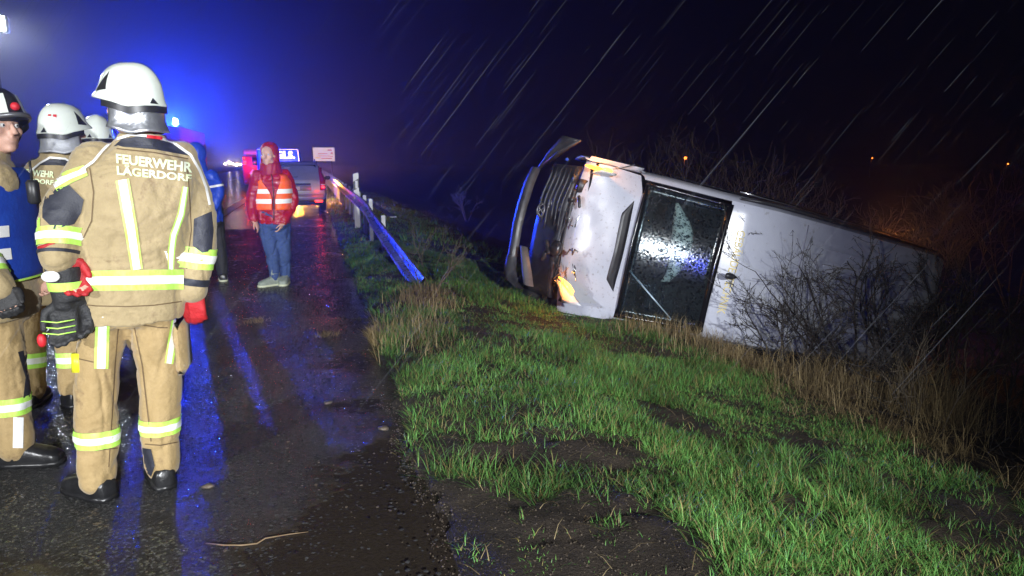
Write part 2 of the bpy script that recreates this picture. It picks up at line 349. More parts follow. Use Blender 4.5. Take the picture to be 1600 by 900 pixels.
def road_material():
    m = bpy.data.materials.new('wet_asphalt'); m.use_nodes = True; nt = m.node_tree; N = nt.nodes; L = nt.links; p = N['Principled BSDF']
    tc = N.new('ShaderNodeTexCoord')
    def noise_(scale, det=4, ro=.6, vec=None):
        n = N.new('ShaderNodeTexNoise'); n.inputs['Scale'].default_value = scale; n.inputs['Detail'].default_value = det; n.inputs['Roughness'].default_value = ro
        L.new(vec or tc.outputs['Object'], n.inputs['Vector']); return n.outputs['Fac']
    def mr(src, a, b, c, d):
        q = N.new('ShaderNodeMapRange'); q.inputs[1].default_value = a; q.inputs[2].default_value = b; q.inputs[3].default_value = c; q.inputs[4].default_value = d
        L.new(src, q.inputs[0]); return q.outputs[0]
    def mth(op, a, b):
        q = N.new('ShaderNodeMath'); q.operation = op
        for i, v in enumerate((a, b)):
            if hasattr(v, 'is_linked'): L.new(v, q.inputs[i])
            else: q.inputs[i].default_value = v
        return q.outputs[0]
    sx = N.new('ShaderNodeSeparateXYZ'); L.new(tc.outputs['Object'], sx.inputs[0])
    # standing brown water: low spot along the verge and across the near end
    big = noise_(0.9, 5, .6)
    low = mth('ADD', mr(sx.outputs['X'], -0.45, 0.35, 0, .30), mr(sx.outputs['Y'], 3.7, 2.6, 0, .26))
    pud = mr(mth('ADD', big, low), .66, .80, 0, 1)
    stones = N.new('ShaderNodeTexVoronoi'); stones.inputs['Scale'].default_value = 70; L.new(tc.outputs['Object'], stones.inputs['Vector'])
    fine = noise_(60, 5, .8)
    wav = noise_(24, 6, .8)
    c = N.new('ShaderNodeValToRGB'); c.color_ramp.elements[0].color = (0.016, 0.016, 0.0165, 1); c.color_ramp.elements[1].color = (0.075, 0.075, 0.076, 1)
    c.color_ramp.elements[0].position = .3; c.color_ramp.elements[1].position = .75
    L.new(noise_(45, 6, .75), c.inputs[0])
    mud = N.new('ShaderNodeMixRGB'); mud.inputs[2].default_value = (0.030, 0.021, 0.012, 1); L.new(c.outputs[0], mud.inputs[1])
    L.new(mth('MULTIPLY', pud, .8), mud.inputs[0]); L.new(mud.outputs[0], p.inputs['Base Color'])
    rr = N.new('ShaderNodeMixRGB'); L.new(pud, rr.inputs[0]); rr.inputs[2].default_value = (.1, .1, .1, 1)
    L.new(mr(noise_(3, 5, .7), .3, .7, .16, .30), rr.inputs[1]); L.new(rr.outputs[0], p.inputs['Roughness'])
    p.inputs['Specular IOR Level'].default_value = .3
    h = mth('ADD', mth('MULTIPLY', stones.outputs['Distance'], .3), mth('ADD', mth('MULTIPLY', fine, .5), mth('MULTIPLY', wav, 1.0)))
    amp = mr(pud, 0, 1, 1, .035)
    h2 = mth('MULTIPLY', h, amp)
    bn = N.new('ShaderNodeBump'); bn.inputs['Strength'].default_value = 1.0; bn.inputs['Distance'].default_value = .045
    L.new(h2, bn.inputs['Height']); L.new(bn.outputs[0], p.inputs['Normal'])
    return m
M['earth'] = ground_material(); M['road'] = road_material()
M['marking'] = mat('worn_white_marking', (0.4, 0.4, 0.38), (0.55, 0.55, 0.53), 12, 0.35, bump=0.4, bscale=90, dirt=(0.06, 0.058, 0.055), dscale=7, dthr=0.56)

def nl(a, b, n, p=1.0): return list(a + (b - a) * (np.linspace(0, 1, n) ** p))
gx = sorted(set(np.round([-700, -300, -120, -60, -30, -14, -4, -1, 0.1] + nl(0.25, 2.4, 62) + nl(2.45, 5.2, 40) + nl(5.3, 12, 28) + nl(12.5, 30, 14) + [45, 70, 120, 300, 700], 4)))
gy = sorted(set(np.round([-40, -15, -6, -2, 0, 1] + nl(1.5, 6.5, 120) + nl(6.6, 12, 60) + nl(12.2, 30, 50) + nl(31, 80, 20) + [110, 160, 240, 400, 800, 1600], 4)))
grid_sheet('ground', np.array(gx), np.array(gy), gz, M['earth'])
ry = np.array(sorted(set(np.round([-30, -10, -3, 0, 1] + nl(1.5, 9, 150) + nl(9.1, 30, 120) + nl(31, 100, 40) + [150, 220, 300, 450, 700], 4))))
us = np.array([0, .35, .7, .9, .97, 1.0])
def road_sheet():
    mb = MB()
    for y in ry:
        e = float(road_edge(y)) + 0.04
        for u in us: mb.v.append((-11.5 + u * (e + 11.5), float(y), 0.0 if u < 1 else -0.03))
    k = len(us)
    for j in range(len(ry) - 1):
        for i in range(k - 1): mb.f.append((j * k + i, j * k + i + 1, (j + 1) * k + i + 1, (j + 1) * k + i))
    o = mb.build('road', M['road'], smooth=True); props(o, kind='structure')
road_sheet()
mb = MB(); mb.grid(lambda u, v: (-2.62 + 0.3 * u, -20 + 500 * v, 0.004), 1, 60)
props(mb.build('road_edge_line', M['marking']), kind='structure')
mb = MB()
for k in range(14):
    y0 = 6 + k * 18; mb.grid(lambda u, v: (-6.1 + 0.15 * u, y0 + 6 * v, 0.004), 1, 4)
props(mb.build('lane_dashes', M['marking']), kind='structure')

# ------------------------------------------------------------------ blades of grass
def blades(name, pts, lens, wid, lean, cols, material, droop=0.5, heads=None):
    n = len(pts); th = rng.uniform(0, 2 * PI, n) if heads is None else heads
    d = np.stack([np.cos(th), np.sin(th), np.zeros(n)], -1); s = np.stack([-np.sin(th), np.cos(th), np.zeros(n)], -1)
    L = lens[:, None]; w = wid[:, None]; l = lean[:, None]; z = np.array([0, 0, 1.0])
    b0 = pts - s * w; b1 = pts + s * w
    mid = pts + d * L * .45 * l + z * L * .55 * np.sqrt(np.clip(1 - (l * .8) ** 2, .05, 1))
    tip = mid + d * L * (.35 * l + droop * .25) + z * L * (.5 - droop * .35) * np.sqrt(np.clip(1 - (l * .8) ** 2, .05, 1))
    V = np.stack([b0, b1, mid + s * w * .75, mid - s * w * .75, tip], 1).reshape(-1, 3)
    base = np.arange(n)[:, None] * 5
    quads = base + np.array([0, 1, 2, 3]); tris = base + np.array([3, 2, 4])
    loops = np.concatenate([quads, tris], 1).ravel()
    ls = (np.arange(n)[:, None] * 7 + np.array([0, 4])).ravel()
    me = bpy.data.meshes.new(name); me.vertices.add(len(V)); me.vertices.foreach_set('co', V.astype(np.float32).ravel())
    me.loops.add(len(loops)); me.loops.foreach_set('vertex_index', loops.astype(np.int32))
    me.polygons.add(len(ls)); me.polygons.foreach_set('loop_start', ls.astype(np.int32)); me.update(calc_edges=True)
    a = me.attributes.new('tint', 'FLOAT_COLOR', 'POINT')
    C = np.repeat(np.concatenate([cols, np.ones((n, 1))], 1), 5, 0); a.data.foreach_set('color', C.astype(np.float32).ravel())
    return me
def green(n, yellow=0.2):
    a = rng.random((n, 1)); base = np.array([[0.065, 0.19, 0.045]]) * (1 - a) + np.array([[0.125, 0.255, 0.055]]) * a
    y = (rng.random((n, 1)) < yellow); base = np.where(y, np.array([[0.20, 0.17, 0.06]]), base)
    return base * rng.uniform(.7, 1.3, (n, 1))
def straw(n):
    a = rng.random((n, 1)); return (np.array([[0.22, 0.155, 0.065]]) * (1 - a) + np.array([[0.42, 0.33, 0.17]]) * a) * rng.uniform(.6, 1.25, (n, 1))

holes = [(770, 528, .28, 1), (745, 505, .2, .9), (720, 640, .2, .9), (800, 655, .30, 1), (870, 645, .3, 1), (760, 700, .28, 1), (690, 690, .25, 1), (880, 715, .3, .95), (980, 710, .2, .6),
         (650, 470, .45, .8), (610, 480, .4, .9), (640, 545, .2, .8), (700, 600, .15, .7), (1045, 575, .25, .8), (1100, 610, .2, .6), (1160, 640, .2, .6), (1330, 720, .2, .7), (1440, 760, .25, .8), (1500, 800, .3, .9), (1550, 830, .35, .9), (1400, 700, .2, .6), (930, 560, .15, .5), (860, 590, .15, .5), (1020, 660, .15, .6), (1180, 780, .12, .6), (600, 400, .5, .7), (620, 430, .5, .7)]
hw = [(hit(a, b), r, s) for a, b, r, s in holes]
def density(x, y):
    e = road_edge(y)
    d = np.clip((x - e + .02) / .06, 0, 1)
    cl = fbm(x * 3.1, y * 3.1, 77, 4); d = d * np.clip((cl - .33) / .13, 0.04, 1) * np.clip((fbm(x * 1.1, y * 1.1, 177, 3) - .28) / .12, .35, 1)
    for q, r, s in hw: d = d * (1 - .72 * s * np.exp(-(((x - q.x) ** 2 + (y - q.y) ** 2) / r ** 2) ** 1.5))
    near = np.clip((3.45 - .10 * (x - .6) - y) / .35, 0, 1) * np.clip((1.85 - x) / .7, 0, 1)
    d = d * (1 - near * (.86 - .78 * np.clip((fbm(x * 4, y * 4, 55, 3) - .42) / .1, 0, 1)))
    d = d * np.clip((4.15 - x) / .5, 0.02, 1)
    return d
def scatter(n, x0, x1, y0, y1, fn):
    x = rng.uniform(x0, x1, n); y = rng.uniform(y0, y1, n); k = rng.random(n) < fn(x, y); return x[k], y[k]
def lawn(name, n, x0, x1, y0, y1, lmin, lmax, w, per=7, spread=.035):
    x, y = scatter(n, x0, x1, y0, y1, density)
    m = len(x); x = np.repeat(x, per); y = np.repeat(y, per); r = spread * np.sqrt(rng.random(m * per)); t = rng.uniform(0, 2 * PI, m * per)
    clump = np.repeat(rng.uniform(.6, 1.35, m), per); tone = np.repeat(rng.uniform(.75, 1.3, m), per)[:, None]
    bx = x + r * np.cos(t); by = y + r * np.sin(t); z = gz(bx, by) - .008
    big_ = fbm(bx * 1.3, by * 1.3, 123, 3); L = rng.uniform(lmin, lmax, m * per) * clump * (.35 + 1.35 * np.clip((big_ - .25) / .5, 0, 1)); tone = tone * (.75 + .85 * np.clip((fbm(bx * 2.1, by * 2.1, 222, 3) - .25) / .5, 0, 1))[:, None]
    me = blades(name, np.stack([bx, by, z], -1), L, rng.uniform(.6, 1.2, m * per) * w, np.clip(r / spread * .7 + rng.uniform(.05, .9, m * per), 0, 1.15), green(m * per) * tone, M['grass'], .55, t + rng.normal(0, .7, m * per))
    o = link_mesh(name, me, M['grass'], smooth=False); return o
g1 = lawn('grass', 27000, .38, 4.4, 1.9, 6.2, .032, .085, .0020, 9, .038)
props(g1, 'short wet green grass on the verge between road and ditch', 'grass', kind='stuff')
g2 = lawn('grass', 20000, .38, 4.5, 6.2, 13, .04, .095, .003, 8, .055)
props(g2, 'short green grass on the bank in front of and left of the overturned van', 'grass', kind='stuff')
g3 = lawn('grass', 7000, .4, 4.6, 13, 45, .07, .15, .007, 6, .12)
props(g3, 'dim rough grass strip running along behind the guard rail', 'grass', kind='stuff')

def straw_patch(name, cx, cy, sx, sy, n, lmin, lmax, w, droop=.8, bias=None, rot=0):
    u = rng.normal(0, 1, n) * sx; v = rng.normal(0, 1, n) * sy
    x = cx + u * math.cos(rot) - v * math.sin(rot); y = cy + u * math.sin(rot) + v * math.cos(rot)
    x = np.maximum(x, road_edge(y) - .05)
    z = gz(x, y) - .01; hd = rng.uniform(0, 2 * PI, n) if bias is None else rng.normal(bias, 1.0, n)
    me = blades(name, np.stack([x, y, z], -1), rng.uniform(lmin, lmax, n), rng.uniform(.6, 1.3, n) * w, rng.uniform(.1, 1.05, n), straw(n), M['straw'], droop, hd)
    return link_mesh(name, me, M['straw'], smooth=False)
# dry grass along the brink of the ditch
bx, by, bl_ = [], [], []
for k in range(430):
    yy = 2.2 + 8 * random.random() ** 1.1 if k < 330 else random.uniform(11, 40)
    if random.random() > 1.25 * float(fbm(np.array([yy * .9]), np.array([.5]), 66, 3)[0]) - .12: continue
    xx = 4.40 + random.gauss(0, .24) + .5 * (float(vnoise(np.array([yy * 1.3]), np.array([4.5]), 67)[0]) - .5) + .25 * math.sin(yy * .9)
    c = int(rng.integers(14, 36)); sg = random.uniform(.04, .16); bx += list(rng.normal(xx, sg, c)); by += list(rng.normal(yy, sg, c)); bl_ += [random.uniform(.45, 1.7)] * c
bx = np.array(bx); by = np.array(by); n = len(bx)
me = blades('dry_grass', np.stack([bx, by, gz(bx, by) - .01], -1), rng.uniform(.10, .34, n) * np.array(bl_), rng.uniform(.0012, .0026, n), rng.uniform(.35, 1.15, n), straw(n), M['straw'], 1.2, rng.normal(PI * 1.1, 1.3, n))
props(link_mesh('dry_grass', me, M['straw'], smooth=False), 'long tangled dry grass along the brink of the ditch', 'dry grass', kind='stuff')
q = hit(668, 478)
props(straw_patch('dry_grass_clump', q.x, q.y + .2, .16, .40, 1000, .08, .26, .0026, 1.1, rot=-.12), 'big pale tangled clump of dead grass at the sunken end of the guard rail', 'grass clump')
q = hit(640, 520)
props(straw_patch('dry_grass_clump', q.x, q.y, .2, .35, 700, .1, .3, .0022, .8), 'thin dead grass on bare soil just below the big clump at the rail end', 'grass clump')
q = hit(570, 528)
props(straw_patch('dry_grass_clump', q.x, q.y, .10, .12, 420, .08, .22, .0022, .8), 'small brown tuft at the asphalt edge below the rail end', 'grass clump')
q = hit(1060, 525)
props(straw_patch('dry_grass_clump', q.x, q.y + .1, .40, .20, 900, .1, .34, .0022, .6), 'dry reddish grass standing before the windscreen of the overturned van', 'grass clump')
q = hit(1150, 560)
props(straw_patch('dry_grass_clump', q.x, q.y, .35, .2, 700, .1, .34, .0022, .7), 'dry grass under the roof edge of the overturned van', 'grass clump')
q = hit(1440, 650)
props(straw_patch('dry_grass_clump', q.x + .1, q.y, .3, .25, 1100, .3, .8, .002, .6), 'tall brown stalks leaning at the ditch brink on the right', 'grass clump')
q = hit(1290, 610)
props(straw_patch('dry_grass_clump', q.x + .2, q.y, .3, .3, 900, .25, .6, .002, .7), 'rust brown dead grass on the brink left of the tall stalks', 'grass clump')

# clods and litter on the wet road
mb = MB()
for k in range(900):
    y = 2 + 11 * random.random() ** 1.7; x = random.uniform(-2.6, .5) if random.random() < .5 else random.gauss(.25, .3)
    if x > .62: continue
    r = random.choice([.002, .003, .003, .004, .006]) * random.uniform(.7, 1.5)
    mb.ball((x, y, r * .2), (r * random.uniform(.7, 2.2), r, r * .4), 5, 3, Matrix.Rotation(random.uniform(0, 6), 3, 'Z'))
props(mb.build('road_litter', M['clod'], smooth=False), 'small clods of mud and grit scattered over the wet asphalt', 'debris', kind='stuff')
for (px, py, n, lab) in [(512, 526, 130, 'small torn grass tuft lying on the wet asphalt nearest the verge tuft'), (400, 505, 110, 'flattened torn grass lying on the asphalt in front of the red jacket')]:
    q = hit(px, py); m_ = n
    P = np.stack([rng.normal(q.x, .05, m_), rng.normal(q.y, .04, m_), np.full(m_, .004)], -1)
    me = blades('torn_grass', P, rng.uniform(.04, .1, m_), np.full(m_, .002), rng.uniform(.6, 1.2, m_), straw(m_) * .8, M['straw'], 1.0)
    props(link_mesh('torn_grass', me, M['straw'], smooth=False), lab, 'grass')
for k, (px, py, r, lab) in enumerate([(600, 672, .022, 'dark mud clod on the asphalt beside the grass edge'), (512, 631, .02, 'small brown clod on the middle of the wet asphalt'), (325, 762, .02, 'pale scrap of mud right of the nearest firefighter')]):
    q = hit(px, py); me = None
    b = MB(); b.ball((0, 0, 0), (r * 1.4, r, r * .6), 14, 9)
    b.v = [tuple(Vector(p) * (1 + .35 * noise.noise(Vector(p) * 45 + Vector((k, 0, 0))))) for p in b.v]
    o = b.build('mud_clod', M['clod']); o.location = (q.x, q.y, r * .4); props(o, lab, 'clod')
mb = MB()
tw = [hit(*p) for p in [(322, 852), (350, 856), (378, 853), (402, 852), (415, 846), (450, 838), (482, 833)]]
mb.tube([Vector((p.x, p.y, .006 + .004 * math.sin(i * 2))) for i, p in enumerate(tw)], [.002, .003, .0035, .0035, .003, .0025, .0015], 6)
props(mb.build('twig', M['twig']), 'thin yellow bent twig lying on the wet asphalt', 'twig')

def facets(name, x, y, z, r, h, material, label, cat):
    n = len(x); a0 = rng.uniform(0, 2 * PI, n); k = 5
    ang = a0[:, None] + np.arange(k)[None] * 2 * PI / k + rng.normal(0, .25, (n, k)); rr = r[:, None] * rng.uniform(.6, 1.3, (n, k))
    ring = np.stack([x[:, None] + rr * np.cos(ang), y[:, None] + rr * np.sin(ang), np.repeat(z[:, None] - .001, k, 1)], -1)
    top = np.stack([x + rng.normal(0, .3, n) * r, y + rng.normal(0, .3, n) * r, z + h], -1)[:, None]
    V = np.concatenate([ring, top], 1).reshape(-1, 3); base = np.arange(n)[:, None, None] * 6
    F = base + np.array([[i, (i + 1) % k, k] for i in range(k)])[None]; loops = F.reshape(-1)
    me = bpy.data.meshes.new(name); me.vertices.add(len(V)); me.vertices.foreach_set('co', V.astype(np.float32).ravel())
    me.loops.add(len(loops)); me.loops.foreach_set('vertex_index', loops.astype(np.int32)); me.polygons.add(len(loops) // 3)
    me.polygons.foreach_set('loop_start', (np.arange(len(loops) // 3) * 3).astype(np.int32)); me.update(calc_edges=True)
    return props(link_mesh(name, me, material, smooth=False), label, cat, kind='stuff')
M['grit'] = mat('wet_asphalt_grit', (0.022, 0.022, 0.022), (0.075, 0.074, 0.074), 260, 0.13, spec=0.8)
n = 95000; gy_ = 1.9 + 15 * rng.random(n) ** 1.6; gx_ = rng.uniform(-3.6, .42, n)
k_ = rng.random(n) < np.clip(1.15 - np.clip((gx_ + .5) / .7, 0, 1) * .9 - np.clip((3.2 - gy_) / .8, 0, 1) * .5, .08, 1) * np.clip((fbm(gx_ * 1.6, gy_ * 1.6, 91, 3) - .25) / .25, .15, 1)
gx_, gy_ = gx_[k_], gy_[k_]; r_ = rng.uniform(.004, .012, len(gx_)) * (1 + gy_ * .05)
facets('asphalt_grit', gx_, gy_, np.zeros(len(gx_)), r_, r_ * rng.uniform(.08, .42, len(gx_)), M['grit'], 'wet glinting stone grit of the coarse asphalt surface', 'grit')
n = 9000; cy_ = rng.uniform(1.9, 4.3, n); cx_ = road_edge(cy_) + rng.uniform(-.10, 1.5, n)
r_ = rng.uniform(.0012, .0045, n) * rng.uniform(.5, 1.7, n)
facets('mud_crumbs', cx_, cy_, np.maximum(gz(cx_, cy_), np.where(cx_ < road_edge(cy_), 0, -9)), r_, r_ * rng.uniform(.5, 1.1, n), M['clod'], 'loose crumbs of churned mud along the ragged edge of the asphalt', 'mud')
n = 3000; ly, lx = rng.uniform(1.9, 12, n), rng.uniform(.5, 4.2, n)
me = blades('dead_blades', np.stack([lx, ly, gz(lx, ly) + .02], -1), rng.uniform(.04, .11, n), rng.uniform(.001, .002, n), rng.uniform(.9, 1.2, n), straw(n), M['straw'], 1.3)
props(link_mesh('dead_blades', me, M['straw'], smooth=False), 'flattened dead stalks lying in the green grass', 'dead grass', kind='stuff')

# ------------------------------------------------------------------ guard rail and delineator
def rail_path(y):
    # straight rail at .75 m; from 13 m towards us it bends down into the ground
    if y >= 13.4: return Vector((0.93, y, 0.72))
    t = (13.4 - y) / 4.9; s = t - .06 * math.sin(min(1, t * 4) * PI) * (t < .25)
    return Vector((0.93 + .30 * t, y, 0.72 - .68 * s))
rail = thing('guard_rail', 'wet steel guard rail along the verge, its near end bent down into the grass', 'guard rail', (0.93, 13.4, 0))
prof = [(x, z * .74) for x, z in [(-.02, .155), (-.045, .15), (-.045, .10), (.035, .045), (.035, -.045), (-.045, -.10), (-.045, -.15), (-.02, -.155)]]
ysr = [8.3 + .42 * i for i in range(13)] + [13.8, 14.8, 16] + [18 + 4 * i for i in range(22)]
mb = MB(); rings = []
for y in ysr:
    p = rail_path(y); tw_ = max(0, (13.4 - y) / 5.1); a = -.55 * tw_
    ring = [(x * math.cos(a) - z * math.sin(a), x * math.sin(a) + z * math.cos(a)) for x, z in prof]
    back = [(x + .006, z) for x, z in reversed(ring)]
    rings.append([p + Vector((x, 0, z)) for x, z in ring + back])
mb.loft(rings); mb.build('beam', M['galv'], rail, smooth=False, off=(0.93, 13.4, 0))
pm = None
for k, y in enumerate([11.9, 13.3, 14.7] + [16.4 + 2 * i for i in range(26)]):
    p = rail_path(y); top = p.z + .1; x = p.x + .10; zb = -.25
    if pm is None:
        b = MB()
        b.box((0, 0, .5), (.008, .10, 1.0)); b.box((.03, .048, .5), (.06, .008, 1.0)); b.box((.03, -.048, .5), (.06, .008, 1.0)); b.box((.058, .03, .5), (.008, .04, 1.0))
        pm = b.mesh('post'); pm.materials.append(M['galv_post'])
    o = bpy.data.objects.new('post', pm); COL.objects.link(o); o.parent = rail; o.location = (x - .93, y - 13.4, zb); o.scale = (1, 1, top - zb)
    if k % 3 == 0 and k > 2:
        b = MB(); b.box((p.x + .06 - .93, y - 13.4, p.z), (.05, .12, .08)); b.build('spacer', M['galv_post'], rail, smooth=False)
for y in [9.0, 9.35, 10.6, 11.9, 13.3, 14.7, 16.4]:
    p = rail_path(y)
    for dz in (.07, -.07):
        b = MB(); b.ball((p.x - .93 - .03, y - 13.4, p.z + dz), (.012, .018, .018), 8, 5); b.build('bolt', M['grey_metal'], rail)
# free strip lying behind the rail and the buried tail plate
b = MB(); b.slab(lambda u, v: Vector((1.12 + .25 * v + .12 * u, 15.5 - 2.6 * v, .66 - .15 * v)), 2, 6, (0, 0, -.01)); b.build('loose_strip', M['galv'], rail, smooth=False, off=(.93, 13.4, 0))

dp = atY(556, 285, 16.2); droot = thing('delineator_post', 'white roadside delineator post with bright reflector behind the guard rail', 'marker post', (dp.x, 16.2, gh(dp.x, 16.2)))
b = MB(); base = gh(dp.x, 16.2); zt = atY(556, 269.5, 16.2).z - base
def wedge(z0l, z0r, z1l, z1r, w=.06, t=.05): # slanted white pieces of the post
    return [[Vector((-w, -t, z0l)), Vector((w, -t, z0r)), Vector((w * .7, t, z0r)), Vector((-w * .7, t, z0l))], [Vector((-w, -t, z1l)), Vector((w, -t, z1r)), Vector((w * .7, t, z1r)), Vector((-w * .7, t, z1l))]]
b.loft(wedge(zt - .20, zt - .13, zt - .03, zt)); b.build('post_head', M['white_plastic'], droot, smooth=False)
b = MB(); b.loft(wedge(zt - .40, zt - .33, zt - .20, zt - .13)); b.build('dark_band', M['black_plastic'], droot, smooth=False)
b = MB(); b.box((.01, -.054, zt - .265), (.055, .012, .17), bev=.004); b.build('reflector', M['reflector'], droot, smooth=False)
b = MB(); b.loft(wedge(-.1, -.1, zt - .40, zt - .33)); b.build('post_body', M['white_plastic'], droot, smooth=False)

# ------------------------------------------------------------------ overturned van
RV = [[-0.952792195307017, -0.2238522028755643, 0.2051273356473794], [-0.20887954163541286, -0.007051514775083312, -0.9779159540704693], [0.22035509898392477, -0.9745975925514765, -0.040039517287933854]]
TV = (2.6078, 8.8997, 0.6897)
VM = Matrix(RV).to_4x4(); q_ = VM.to_quaternion().to_matrix().to_4x4(); VM = Matrix.Translation(TV) @ q_; VI = VM.inverted()
van = thing('overturned_van', 'white panel van lying on its side in the ditch with smashed dark front', 'van', matrix=VM)
def van_at(px, py, n, d):
    """where the sight line meets the van's own plane n.x = d (van coordinates)"""
    o = VI @ CAM; r = (VI.to_3x3() @ ray(px, py)); n = Vector(n); t = (d - n.dot(o)) / n.dot(r); return o + r * t
def ztop(x):
    k = [(-5.6, 2.34), (-5.3, 2.40), (-2.6, 2.42), (-2.1, 2.40), (-1.75, 2.29), (-1.55, 2.13), (-.85, 1.36)]
    for (a, za), (c, zc) in zip(k, k[1:]):
        if a <= x <= c: return za + (zc - za) * (x - a) / (c - a)
    return 2.34 if x < -5.6 else 1.36
fr = [0, .08, .25, .45, .62, .78, .90, .965]
wlow = [.86, .95, .975, .985, .98, .96, .93, .90]; whigh = [.86, .96, .985, .985, .965, .915, .875, .835]
roofy = [.80, .74, .68, .60, .535, .515, .45, .385, .365, .30, .235, .215, .15, .085, .065, 0]
def van_ring(x):
    zt = ztop(x); zb = .36; k = min(1, max(0, (zt - 1.36) / .9)); sh = 1 - .03 * max(0, -x - 5.2) / .4
    side = [((wlow[i] * (1 - k) + whigh[i] * k) * sh, zb + (zt - .03 - zb) * fr[i]) for i in range(8)]
    rib = min(1, max(0, (-x - 2.55) / .1)) * min(1, max(0, (x + 5.35) / .1))
    def rz(i, y):
        g = (.022 if (i % 3 == 0 and 0 < i < 15) else 0.0) * -rib
        g += (.012 if i in (4, 7, 10, 13) else 0) * rib * -1
        return zt - .028 * (y / .8) ** 2 + g - (.012 if i == 0 else 0)
    kk = (.86 * (1 - k) + .80 * k) / .80
    roof = [(y * kk * sh, rz(i, y)) for i, y in enumerate(roofy)]
    half = side + roof
    return [Vector((x, y, z)) for y, z in half] + [Vector((x, -y, z)) for y, z in reversed(half[:-1])]
xs = [-.85, -1.1, -1.35, -1.55, -1.65, -1.75, -1.9, -2.1, -2.35, -2.5, -2.56, -2.66, -3.0, -3.4, -3.8, -4.2, -4.6, -5.0, -5.24, -5.36, -5.48, -5.56]
mb = MB(); rings = [van_ring(x) for x in xs]; n = len(rings[0]); vs = [p for r in rings for p in r]; fs = []
for i in range(len(xs) - 1):
    for j in range(n):
        k = (j + 1) % n
        glass = xs[i] > -1.56 and xs[i + 1] >= -1.56 and 8 <= j and j <= n - 10
        sidewin = xs[i] <= -1.1 and xs[i + 1] >= -2.1 and (4 <= j <= 5 or n - 8 <= j <= n - 6) and xs[i] > -2.1
        if glass: continue
        fs.append((i * n + j, (i + 1) * n + j, (i + 1) * n + k, i * n + k))
fs.append(tuple((len(xs) - 1) * n + j for j in reversed(range(n))))
mb.add(vs, fs); body = mb.build('body_shell', M['van_white'], van)
so = body.modifiers.new('s', 'SOLIDIFY'); so.thickness = .012; so.offset = -1
bv = body.modifiers.new('e', 'EDGE_SPLIT'); bv.split_angle = math.radians(38)
# gutter / roof rail strips on the upper edge, seams
for s_, nm in ((-1, 'gutter_strip'), (1, 'gutter_strip')):
    b = MB(); b.tube([(-1.62, s_ * .85, 2.15), (-1.9, s_ * .865, 2.30), (-2.4, s_ * .868, 2.345), (-3.6, s_ * .868, 2.35), (-5.3, s_ * .855, 2.33)], [.014, .018, .018, .018, .014], 6); b.build(nm, M['dark_trim'], van)
b = MB(); b.tube([(-1.75, -.945, 1.98), (-2.4, -.955, 2.02), (-3.3, -.955, 2.03)], .012, 6); b.build('door_rail', M['chrome'], van)
b = MB(); b.tube([(-3.55, -.965, 1.96), (-4.4, -.965, 1.96), (-5.3, -.95, 1.95)], .012, 6); b.build('door_rail', M['chrome'], van)
b = MB(); b.slab(lambda u, v: Vector((-2.535 - .012 * u, -.74 + 1.48 * v, 2.424 - .028 * ((-.74 + 1.48 * v) / .8) ** 2)), 1, 12, (0, 0, -.01)); b.build('roof_seam', M['print_grey'], van)
# side windows (right one looks at the sky) and door seams
for s_ in (-1, 1):
    b = MB(); b.slab(lambda u, v: Vector((-1.15 - .85 * u + (.42 * v * (1 - u)) * -1, s_ * (.985 - .06 * v), 1.38 + .55 * v)), 4, 4, (0, -s_ * .01, 0)); b.build('side_window', M['car_glass'], van)
# windscreen
def ws(u, v):   # u -1..1 across (left +), v 0 cowl .. 1 roof
    y = u * (.835 - .075 * v); bow = .075 * (1 - u * u)
    return Vector((-.845 - .705 * v + bow * .75, y, 1.372 + .765 * v + bow * .5))
def wsgrid(u0, u1, v0, v1, lift, nu, nv, name, m, par=van, th=.005):
    nrm = Vector((.735, 0, .678)); b = MB()
    b.slab(lambda a, c: ws(u0 + (u1 - u0) * a, v0 + (v1 - v0) * c) + nrm * lift, nu, nv, -nrm * th)
    return b.build(name, m, par)
def glass_material():
    m = bpy.data.materials.new('rain_spotted_glass'); m.use_nodes = True; nt = m.node_tree; N = nt.nodes; L = nt.links
    tc = N.new('ShaderNodeTexCoord'); v = N.new('ShaderNodeTexVoronoi'); v.inputs['Scale'].default_value = 42; L.new(tc.outputs['Object'], v.inputs['Vector'])
    n = N.new('ShaderNodeTexNoise'); n.inputs['Scale'].default_value = 38; n.inputs['Detail'].default_value = 5; L.new(tc.outputs['Object'], n.inputs['Vector'])
    ad = N.new('ShaderNodeMath'); ad.operation = 'MULTIPLY'; L.new(v.outputs['Distance'], ad.inputs[0]); L.new(n.outputs['Fac'], ad.inputs[1])
    bn = N.new('ShaderNodeBump'); bn.inputs['Strength'].default_value = .5; bn.inputs['Distance'].default_value = .0016; L.new(ad.outputs[0], bn.inputs['Height'])
    gl = N.new('ShaderNodeBsdfGlossy'); gl.inputs['Roughness'].default_value = .13; L.new(bn.outputs[0], gl.inputs['Normal'])
    tr = N.new('ShaderNodeBsdfTransparent'); tr.inputs[0].default_value = (.70, .78, .80, 1)
    fr_ = N.new('ShaderNodeFresnel'); fr_.inputs[0].default_value = 1.5; L.new(bn.outputs[0], fr_.inputs['Normal'])
    mr = N.new('ShaderNodeMapRange'); mr.inputs[3].default_value = .0; mr.inputs[4].default_value = .5; L.new(fr_.outputs[0], mr.inputs[0])
    df = N.new('ShaderNodeBsdfDiffuse'); df.inputs[0].default_value = (.25, .3, .3, 1)
    mx = N.new('ShaderNodeMixShader'); L.new(mr.outputs[0], mx.inputs[0]); L.new(tr.outputs[0], mx.inputs[1]); L.new(gl.outputs[0], mx.inputs[2])
    m2 = N.new('ShaderNodeMixShader'); m2.inputs[0].default_value = .02; L.new(mx.outputs[0], m2.inputs[1]); L.new(df.outputs[0], m2.inputs[2])
    L.new(m2.outputs[0], N['Material Output'].inputs[0]); return m
M['glass'] = glass_material()
